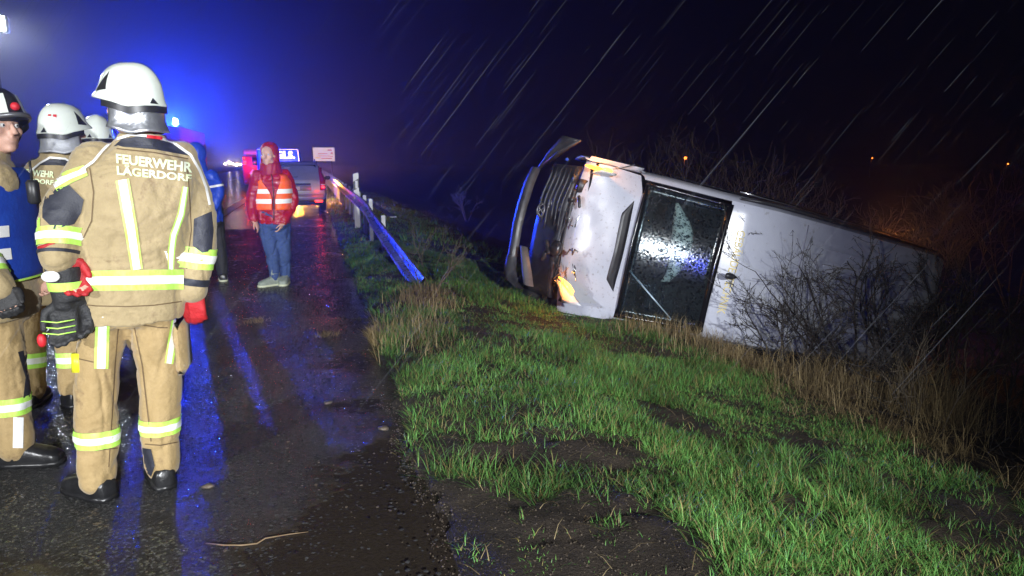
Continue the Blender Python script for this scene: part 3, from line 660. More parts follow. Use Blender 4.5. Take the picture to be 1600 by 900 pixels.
wsc = wsgrid(-.985, .985, .01, .99, .006, 16, 10, 'windscreen', M['glass'])
wsgrid(-1, 1, .935, 1.0, .012, 14, 1, 'top_frit', M['frit'], wsc); wsgrid(-1, -.95, 0, .935, .012, 1, 8, 'side_frit', M['frit'], wsc); wsgrid(.95, 1, 0, .935, .012, 1, 8, 'side_frit', M['frit'], wsc); wsgrid(-.95, .95, 0, .03, .012, 14, 1, 'lower_frit', M['frit'], wsc)
dm = bpy.data.materials.new('water_drop'); dm.use_nodes = True; nt = dm.node_tree; N = nt.nodes; L = nt.links
gl = N.new('ShaderNodeBsdfGlossy'); gl.inputs['Roughness'].default_value = .06; tr = N.new('ShaderNodeBsdfTransparent'); tr.inputs[0].default_value = (.8, .85, .9, 1)
fr_ = N.new('ShaderNodeFresnel'); fr_.inputs[0].default_value = 1.33; mx = N.new('ShaderNodeMixShader'); L.new(fr_.outputs[0], mx.inputs[0]); L.new(tr.outputs[0], mx.inputs[1]); L.new(gl.outputs[0], mx.inputs[2]); L.new(mx.outputs[0], N['Material Output'].inputs[0])
b = MB(); rd_ = random.Random(12); nw_ = Vector((.735, 0, .678)); tw_ = Vector((-.678, 0, .735)); ty_ = Vector((0, 1, 0))
for k in range(2600):
    u = rd_.uniform(-.94, .94); v = rd_.uniform(.04, .92); r = rd_.choice([.004, .005, .007, .009, .012]) * rd_.uniform(.7, 1.3); c = ws(u, v) + nw_ * .007
    rings = [[c + (ty_ * math.cos(2 * PI * j / 7) * r + tw_ * math.sin(2 * PI * j / 7) * r * 1.2) * q + nw_ * (r * h) for j in range(7)] for q, h in ((1, 0), (.85, .3), (.45, .55))]
    b.loft(rings)
dr_ = b.build('water_drops', dm, wsc); props(dr_, kind='stuff')
# cabin
b = MB(); b.slab(lambda u, v: Vector((-2.75, -.86 + 1.72 * u, .5 + 1.8 * v)), 1, 1, (-.02, 0, 0)); b.build('bulkhead', M['interior'], van, smooth=False)
b = MB(); b.slab(lambda u, v: Vector((-.95 - .35 * v, -.86 + 1.72 * u, 1.33 - .02 * v - .35 * v ** 4)), 8, 8, (0, 0, -.06)); b.build('dashboard', M['black_plastic'], van)
for y0 in (-.5, .02, .55):
    b = MB(); b.box((-2.15, y0, 1.35), (.14, .44, .75), Matrix.Rotation(-.15, 3, 'Y'), bev=.05); b.box((-1.9, y0, .95), (.55, .44, .16), bev=.05); b.box((-2.25, y0, 1.83), (.1, .26, .2), bev=.04); b.build('seat', M['dark_cloth'], van)
b = MB(); rr_ = []
for i in range(25):
    a = 2 * PI * i / 24; rr_.append(Vector((-1.55 + .1 * math.sin(a), .45 + .19 * math.cos(a), 1.32 + .16 * math.sin(a))))
b.tube(rr_, .014, 6, cap=False); b.build('steering_wheel', M['black_plastic'], van)
nw = Vector((.735, 0, .678)); dws = nw.dot(Vector((-.845, 0, 1.372)))
def on_ws(px, py, lift=0.0): return van_at(px, py, nw, dws + lift)
b = MB(); rings = []
for l, r_, y in [(1056, 1060, 317), (1053, 1068, 330), (1051, 1078, 347), (1050, 1083, 362), (1048, 1083, 378), (1047, 1079, 395), (1044, 1070, 412), (1040, 1060, 428), (1032, 1046, 440)]:
    A_ = on_ws(l, y, -.10); B_ = on_ws(r_, y, -.10); c_ = (A_ + B_) / 2; h_ = (B_ - A_) / 2
    rings.append([c_ + h_ * math.cos(2 * PI * j / 12) + nw * (min(.1, h_.length * .8) * math.sin(2 * PI * j / 12)) for j in range(12)])
b.loft(rings); b.build('airbag', M['airbag'], van)
b = MB(); A_ = on_ws(984, 423, .05); B_ = on_ws(1049, 499, .03); b.tube([A_, A_.lerp(B_, .5) + nw * .015, B_], [.013, .011, .006], 6); wp = b.build('wiper', M['wiper'], van)
b = MB(); b.tube([A_.lerp(B_, .3) - nw * .012, B_ - nw * .012 + (B_ - A_) * .06], .006, 5); b.build('wiper_blade', M['black_rubber'], wp)
# hood
def hood(u, v, lift=0.0):   # u -1 right .. 1 left ; v 0 cowl .. 1 nose
    wdt = .90 + .03 * v; x = -.86 + v * (.63 + .10 * (1 - u * u)) - .06 * max(0, u - .45) * v * 1.8
    y = u * wdt; z = 1.365 - .245 * v - .05 * v * v - .05 * u * u - .03 * v ** 6
    if u < -.72 and v < .45: z -= .10 * (-u - .72) / .28 * (1 - v / .45)
    z += .014 * math.sin(v * 3.1) * math.cos(u * 4.0) + (.035 * noise.noise(Vector((u * 2.3, v * 2.5, 3.1))) + .02 * abs(noise.noise(Vector((u * 5.3, v * 4.5, 7.1))))) * v
    edge = max(0, v - .94) / .06
    z -= .05 * edge
    return Vector((x, y, z + lift))
b = MB(); b.slab(lambda a, c: hood(-1 + 2 * a, c), 36, 18, (0, 0, -.012)); hd_ = b.build('hood', M['van_mud'], van)
hd_.modifiers.new('e', 'EDGE_SPLIT').split_angle = math.radians(50)
def vent(a, c):
    u = -.64 + 1.24 * a; t = max(0, min(1, min(a / .16, (1 - a) / .12))); v0 = .13; v1 = .13 + .16 * t
    return hood(u, v0 + (v1 - v0) * c, .007)
b = MB(); b.slab(vent, 26, 3, (0, 0, -.008)); b.build('hood_vent', M['black_plastic'], hd_)
def logo(a, c):
    u = -.02 + .42 * a; v = .34 + .40 * c + .05 * math.sin(a * 5)
    return hood(u, v, .004)
# fenders
def fender(s_):
    def P(u, v):
        x = -.84 + u * (.70 - .10 * v); z = 1.30 - .25 * u - .40 * v; y = s_ * (.945 + .035 * math.sin(v * PI) + .02 * noise.noise(Vector((u * 4, v * 4, s_))))
        return Vector((x, y, z))
    b = MB(); b.slab(P, 10, 6, (0, -s_ * .012, 0)); return b.build('fender', M['van_white' if s_ < 0 else 'van_mud'], van)
fender(-1); fender(1)
b = MB(); b.slab(lambda u, v: Vector((-.80 + .62 * u, -.93 - .05 * v, 1.30 - .24 * u - .02 + .045 * v)), 8, 2, (0, .01, -.006)); b.build('fender_flap', M['van_white'], van)
b = MB(); A_ = Vector((-.42, -.9, 1.28)); b.tube([A_, A_ + Vector((-.1, -.03, .02)), A_ + Vector((-.22, -.09, .05))], .008, 5); b.build('bent_bracket', M['grey_metal'], van)
# radiator / grille
b = MB()
def grl(u, v): 
    y = -.84 + 1.62 * u; z = .47 + .50 * v
    return Vector((.02 - .10 * (y / .9) ** 2 - .06 * v, y, z))
b.slab(grl, 14, 6, (-.05, 0, 0)); b.build('radiator_panel', M['radiator'], van)
for k in range(6):
    b = MB(); z0 = .50 + .085 * k; l = .52 + .05 * (k % 3)
    b.tube([(.02 - .10 * (y / .9) ** 2 - .06 * (z0 - .47) / .5 + .012, y, z0 + .02 * math.sin(i)) for i, y in enumerate(np.linspace(-.80, -.80 + l * 1.25, 9))], [.010] + [.016] * 7 + [.010], 8)
    b.build('grille_slat', M['radiator'], van)
ec = van_at(845, 328, (1, 0, 0), .055)
b = MB(); b.tube([ec + Vector((0, .085 * math.cos(2 * PI * i / 20), .085 * math.sin(2 * PI * i / 20))) for i in range(21)], .009, 6, cap=False)
def stroke(*pts): b.tube([ec + Vector((.002, p[0] * .085, p[1] * .085)) for p in pts], .007, 5)
stroke((-.42, .82), (0, .08), (.42, .82)); stroke((-.85, .3), (-.42, -.8), (0, -.06), (.42, -.8), (.85, .3))
b.build('front_emblem', M['grey_metal'], van)
# engine clutter behind hood edge
rs = random.Random(5)
for k in range(20):
    b = MB(); c = Vector((-.16 - .22 * rs.random(), rs.uniform(-.72, .62), rs.uniform(.84, 1.03)))
    if k % 3 == 0:
        b.box(c, (rs.uniform(.08, .2), rs.uniform(.08, .22), rs.uniform(.06, .14)), Matrix.Rotation(rs.uniform(-.5, .5), 3, 'X') @ Matrix.Rotation(rs.uniform(-.4, .4), 3, 'Y'), bev=.015); b.build('engine_part', M['engine' if k % 2 else 'black_plastic'], van)
    else:
        p = [c]
        for i in range(5): p.append(p[-1] + Vector((rs.uniform(-.03, .05), rs.uniform(-.12, .12), rs.uniform(-.07, .07))))
        b.tube(p, rs.choice([.008, .012, .022, .03]), 7); b.build('engine_hose', M['black_rubber' if k % 4 else 'engine'], van)
c = van_at(868, 388, (1, 0, 0), .0)
b = MB(); b.ball(c, (.06, .10, .10), 14, 9); b.tube([c, c + Vector((.04, .02, -.02))], [.06, .055], 10); b.build('alternator', M['engine'], van)
for (px, py, s, r) in [(856, 386, (.05, .20, .05), .7), (850, 400, (.04, .12, .06), -.4), (905, 315, (.03, .16, .04), .5), (893, 312, (.06, .05, .09), .2), (897, 280, (.05, .10, .035), 0)]:
    c = van_at(px, py, (1, 0, 0), .03 if px < 870 else -.08); b = MB(); b.box(c, s, Matrix.Rotation(r, 3, 'X'), bev=.01); b.build('metal_bracket', M['engine'], van)
for k in range(16):
    c = van_at(rs.uniform(848, 906), rs.uniform(285, 440), (1, 0, 0), .03 - .10 * rs.random()); b = MB(); p = [c]
    for i in range(3): p.append(p[-1] + Vector((rs.uniform(-.02, .02), rs.uniform(-.07, .07), rs.uniform(-.05, .05))))
    b.tube(p, rs.choice([.004, .006, .010]), 6); b.build('torn_bracket', M['chrome' if k % 3 else 'grey_metal'], van)
b = MB(); b.slab(lambda u, v: Vector((-.25, -.85 + 1.65 * u, .42 + .65 * v)), 2, 2, (-.02, 0, 0)); b.build('engine_bay_wall', M['black_plastic'], van, smooth=False)
b = MB(); b.box((-.16, -.02, .93), (.10, 1.1, .10), bev=.02); b.build('slam_panel', M['radiator'], van)
b = MB(); b.slab(lambda u, v: Vector((-.04 - .02 * v, -.28 + .62 * u, .80 + .20 * v + .02 * math.sin(u * 9))), 8, 4, (-.02, 0, 0)); b.build('dented_shroud', M['engine'], van)
# headlamps
def lampunit(px, py, shell, hot, s_):
    c = van_at(px, py, (1, 0, 0), -.14)
    b = MB(); b.ball(c, (.05, .13, .085), 12, 7, Matrix.Rotation(s_ * .5, 3, 'Z')); h = b.build('headlamp', shell, van)
    return c, h
c1 = van_at(938, 270, (0, 1, 0), -.80)
b = MB(); b.slab(lambda u, v: c1 + Vector((.03 - .22 * u, -.03 + .03 * v, .06 - .20 * v)), 4, 4, (0, .02, 0)); hl = b.build('headlamp', M['lamp_shell'], van)
b = MB(); b.ball(c1 + Vector((-.07, -.045, .035)), (.075, .03, .03), 12, 7); b.build('turn_signal', M['signal_hot'], hl)
b = MB(); b.ball(c1 + Vector((.10, -.04, .01)), (.14, .025, .035), 12, 7); b.build('lamp_lens', M['signal_amber'], hl)
c2 = van_at(884, 452, (1, 0, 0), .02)
b = MB(); P4 = [van_at(*p, (1, 0, 0), .03) for p in [(868, 436), (880, 442), (907, 478), (878, 473)]]
b.slab(lambda u, v: (P4[0].lerp(P4[1], u)).lerp(P4[3].lerp(P4[2], u), v) + Vector((.03 * math.sin(u * PI), 0, 0)), 6, 6, (-.02, 0, 0)); hl2 = b.build('headlamp', M['lamp_shell'], van)
b = MB(); P5 = [van_at(*p, (1, 0, 0), .07) for p in [(873, 433), (880, 438), (888, 447), (894, 456), (893, 462)]]
b.tube(P5, [.008, .018, .028, .024, .010], 8); b.build('turn_signal', M['signal_hot'], hl2)
b = MB()
for k in range(14):
    p = P5[1] + Vector((.03, rs.uniform(-.12, .05), rs.uniform(-.08, .10))); b.tube([p, p + Vector((rs.uniform(-.02, .05), rs.uniform(-.12, .12), rs.uniform(-.10, .10)))], .003, 4)
b.build('caught_twigs', M['twig'], hl2)
for c in (c1 + Vector((.05, -.16, .0)), P5[2] + Vector((.10, .0, -.05))):
    lo = lamp('signal_glow', 'POINT', VM @ c, 9, (1, .33, .04), .03)
# torn bumper: bar across, corner piece sticking up, end cap
def bar(path, hw_, th, name, m):
    b = MB(); rings = []
    for i, p in enumerate(path):
        p = Vector(p); k = hw_[i]
        rings.append([p + Vector((x * th, 0, z * k)) for x, z in [(-.6, -1), (.3, -.95), (1, -.55), (1.05, 0), (1, .55), (.3, .95), (-.6, 1)]])
    b.loft(rings); o = b.build(name, m, van); o.modifiers.new('e', 'EDGE_SPLIT').split_angle = math.radians(55); return o
pp = [(838, 262), (826, 288), (816, 320), (808, 352), (804, 380), (800, 402)]
bar([van_at(*p, (1, 0, 0), .13) for p in pp], [.06, .085, .085, .08, .075, .07], .05, 'bumper', M['dark_trim'])
pp = [(800, 400), (797, 420), (800, 438), (812, 450)]
bar([van_at(*p, (1, 0, 0), .16) for p in pp], [.07, .10, .10, .06], .06, 'bumper_corner', M['dark_trim'])
pp = [(819, 385), (821, 405), (823, 425), (826, 446)]
bar([van_at(*p, (1, 0, 0), .18) for p in pp], [.035, .06, .075, .07], .05, 'fog_lamp_cover', M['grey_metal'])
Q4 = [van_at(*p, (1, 0, 0), .05) for p in [(834, 270), (879, 212), (907, 219), (852, 258)]]
def flap(u, v):
    p = (Q4[0].lerp(Q4[1], u)).lerp(Q4[3].lerp(Q4[2], u), v)
    return p + Vector((.10 * math.sin(u * 2.2) * (1 - (2 * v - 1) ** 2) + .02 * noise.noise(p * 9), 0, 0))
b = MB(); b.slab(flap, 10, 6, (-.015, 0, 0)); b.build('torn_bumper_end', M['dark_trim'], van)
b = MB(); b.tube([Q4[3] + Vector((.02, 0, 0)), (Q4[3] + Q4[2]) / 2 + Vector((.05, 0, 0)), Q4[2]], [.02, .025, .015], 7); b.build('flap_lip', M['dark_trim'], van)
b = MB(); c = van_at(886, 249, (1, 0, 0), -.02); b.ball(c, .022, 10, 7); b.build('sensor', M['blue_vest'], van)
# underside
b = MB(); b.box((-.5, 0, .42), (.5, 1.5, .2), bev=.05); b.box((-2.9, 0, .33), (4.9, 1.5, .12), bev=.03); b.build('chassis', M['black_plastic'], van)
b = MB(); b.slab(lambda u, v: Vector((-.05 - .3 * v, .62 + .28 * u, .42 + .5 * v)), 4, 4, (-.1, 0, 0)); b.build('wheel_arch_liner', M['black_plastic'], van)
wm = None
for x in (-.95, -4.45):
    for s_ in (-1, 1):
        b = MB(); R = .34; ringsw = []
        for yy, rr in [(-.11, .22), (-.105, .30), (-.08, .34), (.08, .34), (.105, .30), (.11, .22)]:
            ringsw.append([Vector((rr * math.cos(2 * PI * j / 24), yy, rr * math.sin(2 * PI * j / 24))) for j in range(24)])
        b.loft(ringsw, cap=True); w_ = b.build('wheel', M['tyre'], van); w_.location = (x, s_ * .83, .34)
        b = MB(); b.loft([[Vector((rr * math.cos(2 * PI * j / 20), s_ * yy, rr * math.sin(2 * PI * j / 20))) for j in range(20)] for yy, rr in [(.10, .21), (.125, .2), (.10, .12), (.12, .05)]]); b.build('rim', M['rim'], w_)
# roof antenna
ac = van_at(1143, 432, (0, 0, 1), 2.40)
b = MB(); rg = []
for t in np.linspace(0, 1, 9):
    w_ = .034 * math.sin(PI * min(1, .12 + .88 * t) ** .8) + .004; h_ = .045 * math.sin(PI * (.1 + .8 * t)) + .004
    rg.append([ac + Vector((.09 - .18 * t, w_ * math.cos(a), max(0, h_ * math.sin(a)) - .006)) for a in np.linspace(0, 2 * PI, 11)[:-1]])
b.loft(rg); b.build('roof_antenna', M['black_plastic'], van)
# yellow roof lettering, reading across the van
def text_mesh(s, size=1.0, bold=0.0, ext=0.0):
    c = bpy.data.curves.new('t', 'FONT'); c.body = s; c.size = size; c.offset = bold; c.extrude = ext; c.resolution_u = 3
    o = bpy.data.objects.new('t', c); COL.objects.link(o); dg = bpy.context.evaluated_depsgraph_get(); dg.update()
    me = bpy.data.meshes.new_from_object(o.evaluated_get(dg)); bpy.data.objects.remove(o); return me
for s, ya, yc in [('GEBÄUDE', -.50, .0), ('TECHNIK', .05, .50)]:
    A_ = Vector((-1.64, ya, 2.3)); C_ = Vector((-1.64, yc, 2.3))
    me = text_mesh(s, 1, .012, 0); w_ = max(v.co.x for v in me.vertices)
    d = (C_ - A_); L_ = d.length; d.normalize(); upv = Vector((-1, 0, 0)); upv = (upv - d * upv.dot(d)).normalized(); sc = L_ / w_
    for v in me.vertices:
        p = A_ + d * v.co.x * sc + upv * (v.co.y * min(sc * 1.0, .10) * 1.0)
        yq = p.y; p.z = ztop(p.x) - .028 * (yq / .8) ** 2 + .006; v.co = p
    me.update(); link_mesh('roof_lettering', me, M['lettering_yellow'], van, smooth=False)
# rear lamp glowing amber on the far upper corner
tl = Vector((-5.60, -.80, 1.25)); b = MB(); b.box(tl, (.04, .10, .34), bev=.015); b.build('tail_lamp', M['signal_amber'], van)
lamp('signal_glow', 'POINT', VM @ (tl + Vector((-.35, -.30, .0))), 42, (1, .30, .03), .05)
b = MB()
for k in range(26):
    a = Vector((-.35 - .5 * rs.random(), .96, .5 + .8 * rs.random())); a = Vector((-.1 - .9 * rs.random(), .98 + .03 * rs.random(), rs.uniform(.5, 1.5)))
    b.ball(a, (.012 + .02 * rs.random(), .012, .02 * rs.random() + .008), 5, 4)
b.build('broken_bits', M['lamp_shell'], van, smooth=False)

# ------------------------------------------------------------------ parked cars ahead on the shoulder
car = thing('parked_car', 'wet silver people carrier seen from behind, parked by the guard rail', 'car', (-.42, 21.8, 0)); car.scale = (1, 1, .93)
def car_body(L, secs, name, m, par):
    b = MB(); rings = []
    for y, zb, zt, wb, wt, zs in secs:  # zs shoulder height
        half = [(wb * .85, zb), (wb, zb + .10), (wb * 1.02, (zb + zs) / 2), (wb, zs), (wt * 1.04, zt - .16), (wt, zt - .06), (wt * .8, zt - .005), (0, zt)]
        rings.append([Vector((x, y, z)) for x, z in half] + [Vector((-x, y, z)) for x, z in reversed(half[:-1])])
    b.loft(rings); o = b.build(name, m, par); o.modifiers.new('e', 'EDGE_SPLIT').split_angle = math.radians(40); return o
car_body(3.9, [(0, .42, 1.0, .80, .74, .85), (.02, .38, 1.06, .84, .76, .9), (.10, .36, 1.30, .87, .72, .95), (.24, .36, 1.52, .885, .68, .97), (.45, .36, 1.59, .895, .66, .97), (1.6, .36, 1.62, .9, .67, .97), (2.6, .36, 1.55, .9, .64, .97), (3.1, .36, 1.12, .89, .70, .95), (3.8, .38, .92, .82, .6, .8), (3.9, .42, .78, .7, .5, .7)], 'body', M['car_silver'], car)
b = MB(); b.slab(lambda u, v: Vector((-.66 + 1.32 * u + (.10 * (.5 - u)) * v, .055 + .17 * v, 1.06 + .44 * v)), 6, 4, (0, .02, 0)); cg = b.build('rear_window', M['car_glass'], car)
b = MB(); b.tube([(-.35, .05, 1.10), (.1, .03, 1.13)], .008, 5); b.build('rear_wiper', M['black_plastic'], cg)
b = MB(); b.ball((-.2, .16, 1.41), (.10, .03, .018), 10, 6); b.build('high_brake_lamp', M['pink_white'], cg)
for s_ in (-1, 1):
    b = MB(); b.loft([[Vector((s_ * (.80 + dx), y, z)) for dx, y in ((-.09, -.02), (.065, -.01), (.085, .2), (-.05, .2))] for z in (.70, .9, 1.0)] + [[Vector((s_ * (.72 + dx), y + .12, z)) for dx, y in ((-.03, -.02), (.05, -.01), (.07, .14), (-.02, .12))] for z in (1.25, 1.42)]); tlm = b.build('tail_lamp', M['tail_red'], car)
    b = MB(); b.box((s_ * .80, -.03, .80), (.10, .03, .05), bev=.01); b.build('lamp_bar', M['tail_lit'], tlm)
    b = MB(); b.box((s_ * .80, -.028, .88), (.12, .03, .035), bev=.01); b.build('reversing_lens', M['lamp_shell'], tlm)
    b = MB(); b.box((s_ * .66, -.085, .36), (.22, .03, .05), bev=.012); b.build('bumper_reflector', M['tail_lit'], car)
b = MB(); b.box((0, -.02, .48), (1.66, .16, .20), bev=.05); b.build('bumper', M['car_silver'], car)
b = MB(); b.box((0, 0, .33), (1.56, .16, .16), bev=.04); b.build('lower_valance', M['black_plastic'], car)
b = MB(); b.box((0, -.04, .245), (1.3, .05, .03), bev=.01); b.build('bumper_lip', M['chrome'], car)
b = MB(); b.box((0, -.03, .90), (.9, .04, .05), bev=.012); b.build('tailgate_handle', M['black_plastic'], car)
b = MB(); b.box((0, -.024, .78), (.92, .03, .17), bev=.03); tp = b.build('plate_recess', M['car_silver'], car)
b = MB(); b.box((-.12, -.045, .77), (.52, .012, .115), bev=.004); b.build('number_plate', M['plate'], tp)
b = MB(); b.box((0, .2, 1.555), (1.16, .26, .03), bev=.012); b.build('roof_spoiler', M['car_silver'], car)
for s_ in (-1, 1):
    b = MB(); b.tube([(s_ * .60, .5, 1.61), (s_ * .60, .6, 1.66), (s_ * .6, 2.2, 1.68), (s_ * .6, 2.3, 1.63)], .014, 6); b.build('roof_rail', M['black_plastic'], car)
    b = MB(); b.ball((s_ * 1.0, 2.75, 1.03), (.10, .05, .075), 10, 7); b.build('door_mirror', M['black_plastic'], car)
    b = MB(); b.slab(lambda u, v: Vector((s_ * (.905 - .19 * v), .55 + 2.1 * u, 1.0 + .45 * v)), 4, 3, (-s_ * .015, 0, 0)); b.build('side_window', M['car_glass'], car)
    for y in (.75, 3.2):
        b = MB(); b.loft([[Vector((s_ * xx, rr * math.cos(2 * PI * j / 20), rr * math.sin(2 * PI * j / 20))) for j in range(20)] for xx, rr in [(-.1, .2), (-.09, .29), (-.06, .31), (.06, .31), (.09, .29), (.1, .2)]]); w_ = b.build('wheel', M['tyre'], car); w_.location = (s_ * .78, y, .31)
        b = MB(); b.loft([[Vector((s_ * xx, rr * math.cos(2 * PI * j / 14), rr * math.sin(2 * PI * j / 14))) for j in range(14)] for xx, rr in [(.09, .19), (.115, .18), (.10, .05)]]); b.build('rim', M['rim'], w_)
lamp('brake_glow', 'POINT', (.28, 21.5, .62), 4, (1, .03, .02), .06)

M['gls_panel_glow'] = mat('blue_panel_added_glow', (.02, .07, .8), rough=.4, emit=(.015, .07, .85), estr=.55); M['gls_text'] = mat('white_lettering_added_glow', (.9, .9, .9), rough=.4, emit=(.9, .95, 1), estr=.8)  # van panel and letters are no lamps; emission added so they read bright
gls = thing('delivery_van', 'blue parcel delivery van with white edge lines and lettering parked beyond the silver car', 'van', (-1.2, 31.5, 0))
b = MB(); b.box((0, 2.2, 1.18), (1.7, 4.4, 1.66), bev=.08); gb = b.build('body', M['gls_blue'], gls); b = MB(); b.box((0, -.01, 1.62), (1.6, .03, .70), bev=.01); b.build('glow_panel', M['gls_panel_glow'], gls)  # plain rear panel, brightened by the added glow
b = MB(); b.box((0, -.018, 1.985), (1.62, .03, .03)); b.build('edge_line', M['white_tape'], gls, smooth=False)
b = MB(); b.box((.81, -.018, 1.55), (.035, .03, .9), Matrix.Rotation(-.05, 3, 'Y')); b.build('edge_line', M['white_tape'], gls, smooth=False)
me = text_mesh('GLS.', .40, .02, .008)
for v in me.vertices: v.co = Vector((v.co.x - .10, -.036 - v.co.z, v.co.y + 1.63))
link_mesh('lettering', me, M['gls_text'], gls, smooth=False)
for s_ in (-1, 1):
    b = MB(); b.box((s_ * .72, -.01, 1.0), (.14, .05, .3), bev=.02); b.build('tail_lamp', M['tail_red'], gls)
    for y in (.8, 3.5):
        b = MB(); b.tube([(s_ * .84, y, .32), (s_ * .64, y, .32)], .32, 18); b.build('wheel', M['tyre'], gls)
    b = MB(); b.box((s_ * .62 - .0, -.03, .62), (.22, .06, .14), bev=.03); b.build('hazard_lamp', M['signal_hot'], gls)
b = MB(); b.box((0, -.05, .45), (1.66, .12, .2), bev=.03); b.build('bumper', M['black_plastic'], gls)
lamp('hazard_glow', 'POINT', (-.5, 31.0, .75), 260, (1, .42, .05), .1)
lamp('hazard_glow', 'POINT', (.46, 27.4, .75), 420, (1, .36, .03), .08)

rv = thing('rescue_vehicle', 'red and white rescue vehicle half hidden behind the man in the red jacket', 'rescue vehicle', (-2.40, 40, 0))
b = MB(); b.box((0, 2.4, 1.05), (1.9, 4.8, 1.5), bev=.09); b.build('body', M['engine_red'], rv)
b = MB(); b.box((0, 2.3, 1.98), (1.8, 4.4, .36), bev=.10); b.build('white_roof', M['pink_white'], rv)
b = MB(); b.box((0, -.015, 1.5), (.9, .03, .42), bev=.01); b.build('rear_window', M['car_glass'], rv)
for s_ in (-1, 1):
    b = MB(); b.box((s_ * .82, -.03, 1.42), (.16, .06, .22), bev=.02); b.build('tail_lamp', M['pink_white'], rv)
    b = MB(); b.box((s_ * .84, -.03, 1.66), (.12, .06, .10), bev=.02); b.build('brake_lamp', M['tail_lit'], rv)
    for y in (.9, 3.8):
        b = MB(); b.tube([(s_ * .8, y, .36), (s_ * .6, y, .36)], .36, 18); b.build('wheel', M['tyre'], rv)
for k in range(5):
    b = MB(); b.box((-.5 + .25 * k, -.02, .95), (.12, .02, .3), Matrix.Rotation(.6, 3, 'Y')); b.build('chevron_stripe', M['white_tape'], rv, smooth=False)
lamp('brake_glow', 'POINT', (-3.2, 39.4, 1.3), 45, (1, .05, .03), .1)

fe = thing('fire_engine', 'red fire engine with blue beacon standing behind the nearest firefighter', 'fire engine', (-5.3, 26, 0))
b = MB(); b.box((0, 3, 1.525), (2.5, 6, 2.25), bev=.06); b.build('body', M['engine_red'], fe)
b = MB(); b.box((0, -.02, 1.35), (1.5, .05, 1.5), bev=.02); sh_ = b.build('rear_shutter', M['grey_metal'], fe)
for k in range(12):
    b = MB(); b.box((0, -.05, .72 + .115 * k), (1.42, .03, .095), bev=.012); b.build('shutter_slat', M['grey_metal'], sh_)
b = MB(); b.box((-1.0, .15, 2.68), (.55, .2, .12), bev=.04); b.build('lightbar', M['red_trim'], fe)
b = MB(); b.box((-1.0, .04, 2.75), (.5, .03, .04), bev=.01); b.build('lightbar_strip', M['white_tape'], fe)
bp = atY(274, 190, 28.7); bl = bp - Vector((-5.3, 26, 0))
b = MB(); b.tube([(bl.x, bl.y, 2.60), (bl.x, bl.y, bl.z - .1)], [.12, .10], 14); b.build('beacon_base', M['black_plastic'], fe)
b = MB(); b.loft([[Vector((bl.x + rr * math.cos(2 * PI * j / 16), bl.y + rr * math.sin(2 * PI * j / 16), bl.z + z)) for j in range(16)] for z, rr in [(-.10, .10), (.06, .09), (.10, .06), (.12, .02)]]); b.build('beacon', M['beacon'], fe)
for s_ in (-1, 1):
    b = MB(); b.box((s_ * .98, -.03, .9), (.18, .06, .5), bev=.02); b.build('tail_lamp', M['tail_red'], fe)
    for y in (1.2, 4.6):
        b = MB(); b.tube([(s_ * 1.1, y, .48), (s_ * .8, y, .48)], .48, 20); b.build('wheel', M['tyre'], fe)
b = MB(); b.box((0, -.06, .42), (2.3, .14, .2), bev=.03); b.build('bumper', M['grey_metal'], fe)
BEACON = lamp('beacon_glow', 'POINT', bp + Vector((0, -.2, .02)), 12500, (.012, .05, 1.0), .09)

fl = atY(-14, 38, 13.0)
mast = thing('floodlight_mast', 'tall mast with a lit floodlight at the far left edge', 'floodlight', (fl.x, 13.0, 0))
b = MB(); b.tube([(0, 0, 0), (0, 0, fl.z - .1)], [.05, .035], 10); b.build('pole', M['grey_metal'], mast)
for a in range(3):
    b = MB(); b.tube([(0, 0, 1.0), (.75 * math.cos(a * 2.1), .75 * math.sin(a * 2.1), .02)], .02, 7); b.build('leg', M['grey_metal'], mast)
b = MB(); b.box((.08, -.05, fl.z), (.34, .12, .26), bev=.03); hd2 = b.build('lamp_head', M['black_plastic'], mast)
b = MB(); b.box((.08, -.118, fl.z), (.29, .02, .21), bev=.008); b.build('lamp_glass', M['flood'], hd2)
lamp('floodlight', 'SPOT', (fl.x + .1, 12.8, fl.z), 750, (.85, .92, 1.0), .1, (-.9, 6.0, 0), 48, .8)

bs = atY(506, 241, 70)
bb = thing('billboard', 'small bright pink billboard on two posts far beyond the guard rail', 'billboard', (bs.x, 70, -.6))
hz_ = bs.z + .6; b = MB(); b.box((0, .06, hz_), (2.05, .12, 1.34), bev=.03); b.build('panel', M['white_plastic'], bb)
b = MB(); b.box((0, -.012, hz_), (1.95, .02, 1.24), bev=.008); fc = b.build('lit_face', M['billboard'], bb)
for (x, z, w_, h_) in [(.55, .38, .42, .16), (-.1, .05, .9, .10), (.72, .10, .22, .2), (.0, -.16, 1.1, .09), (.25, -.38, 1.0, .12), (.7, -.2, .3, .08)]:
    b = MB(); b.box((x, -.026, hz_ + z), (w_, .008, h_)); b.build('print_line', M['bill_print'], fc, smooth=False)
b = MB(); b.box((-.55, -.026, hz_ - .33), (.5, .008, .13)); b.build('print_line', M['bill_yellow'], fc, smooth=False)
for s_ in (-.7, .7):
    b = MB(); b.tube([(s_, .08, 0), (s_, .08, hz_ - .6)], .05, 8); b.build('post', M['grey_metal'], bb)

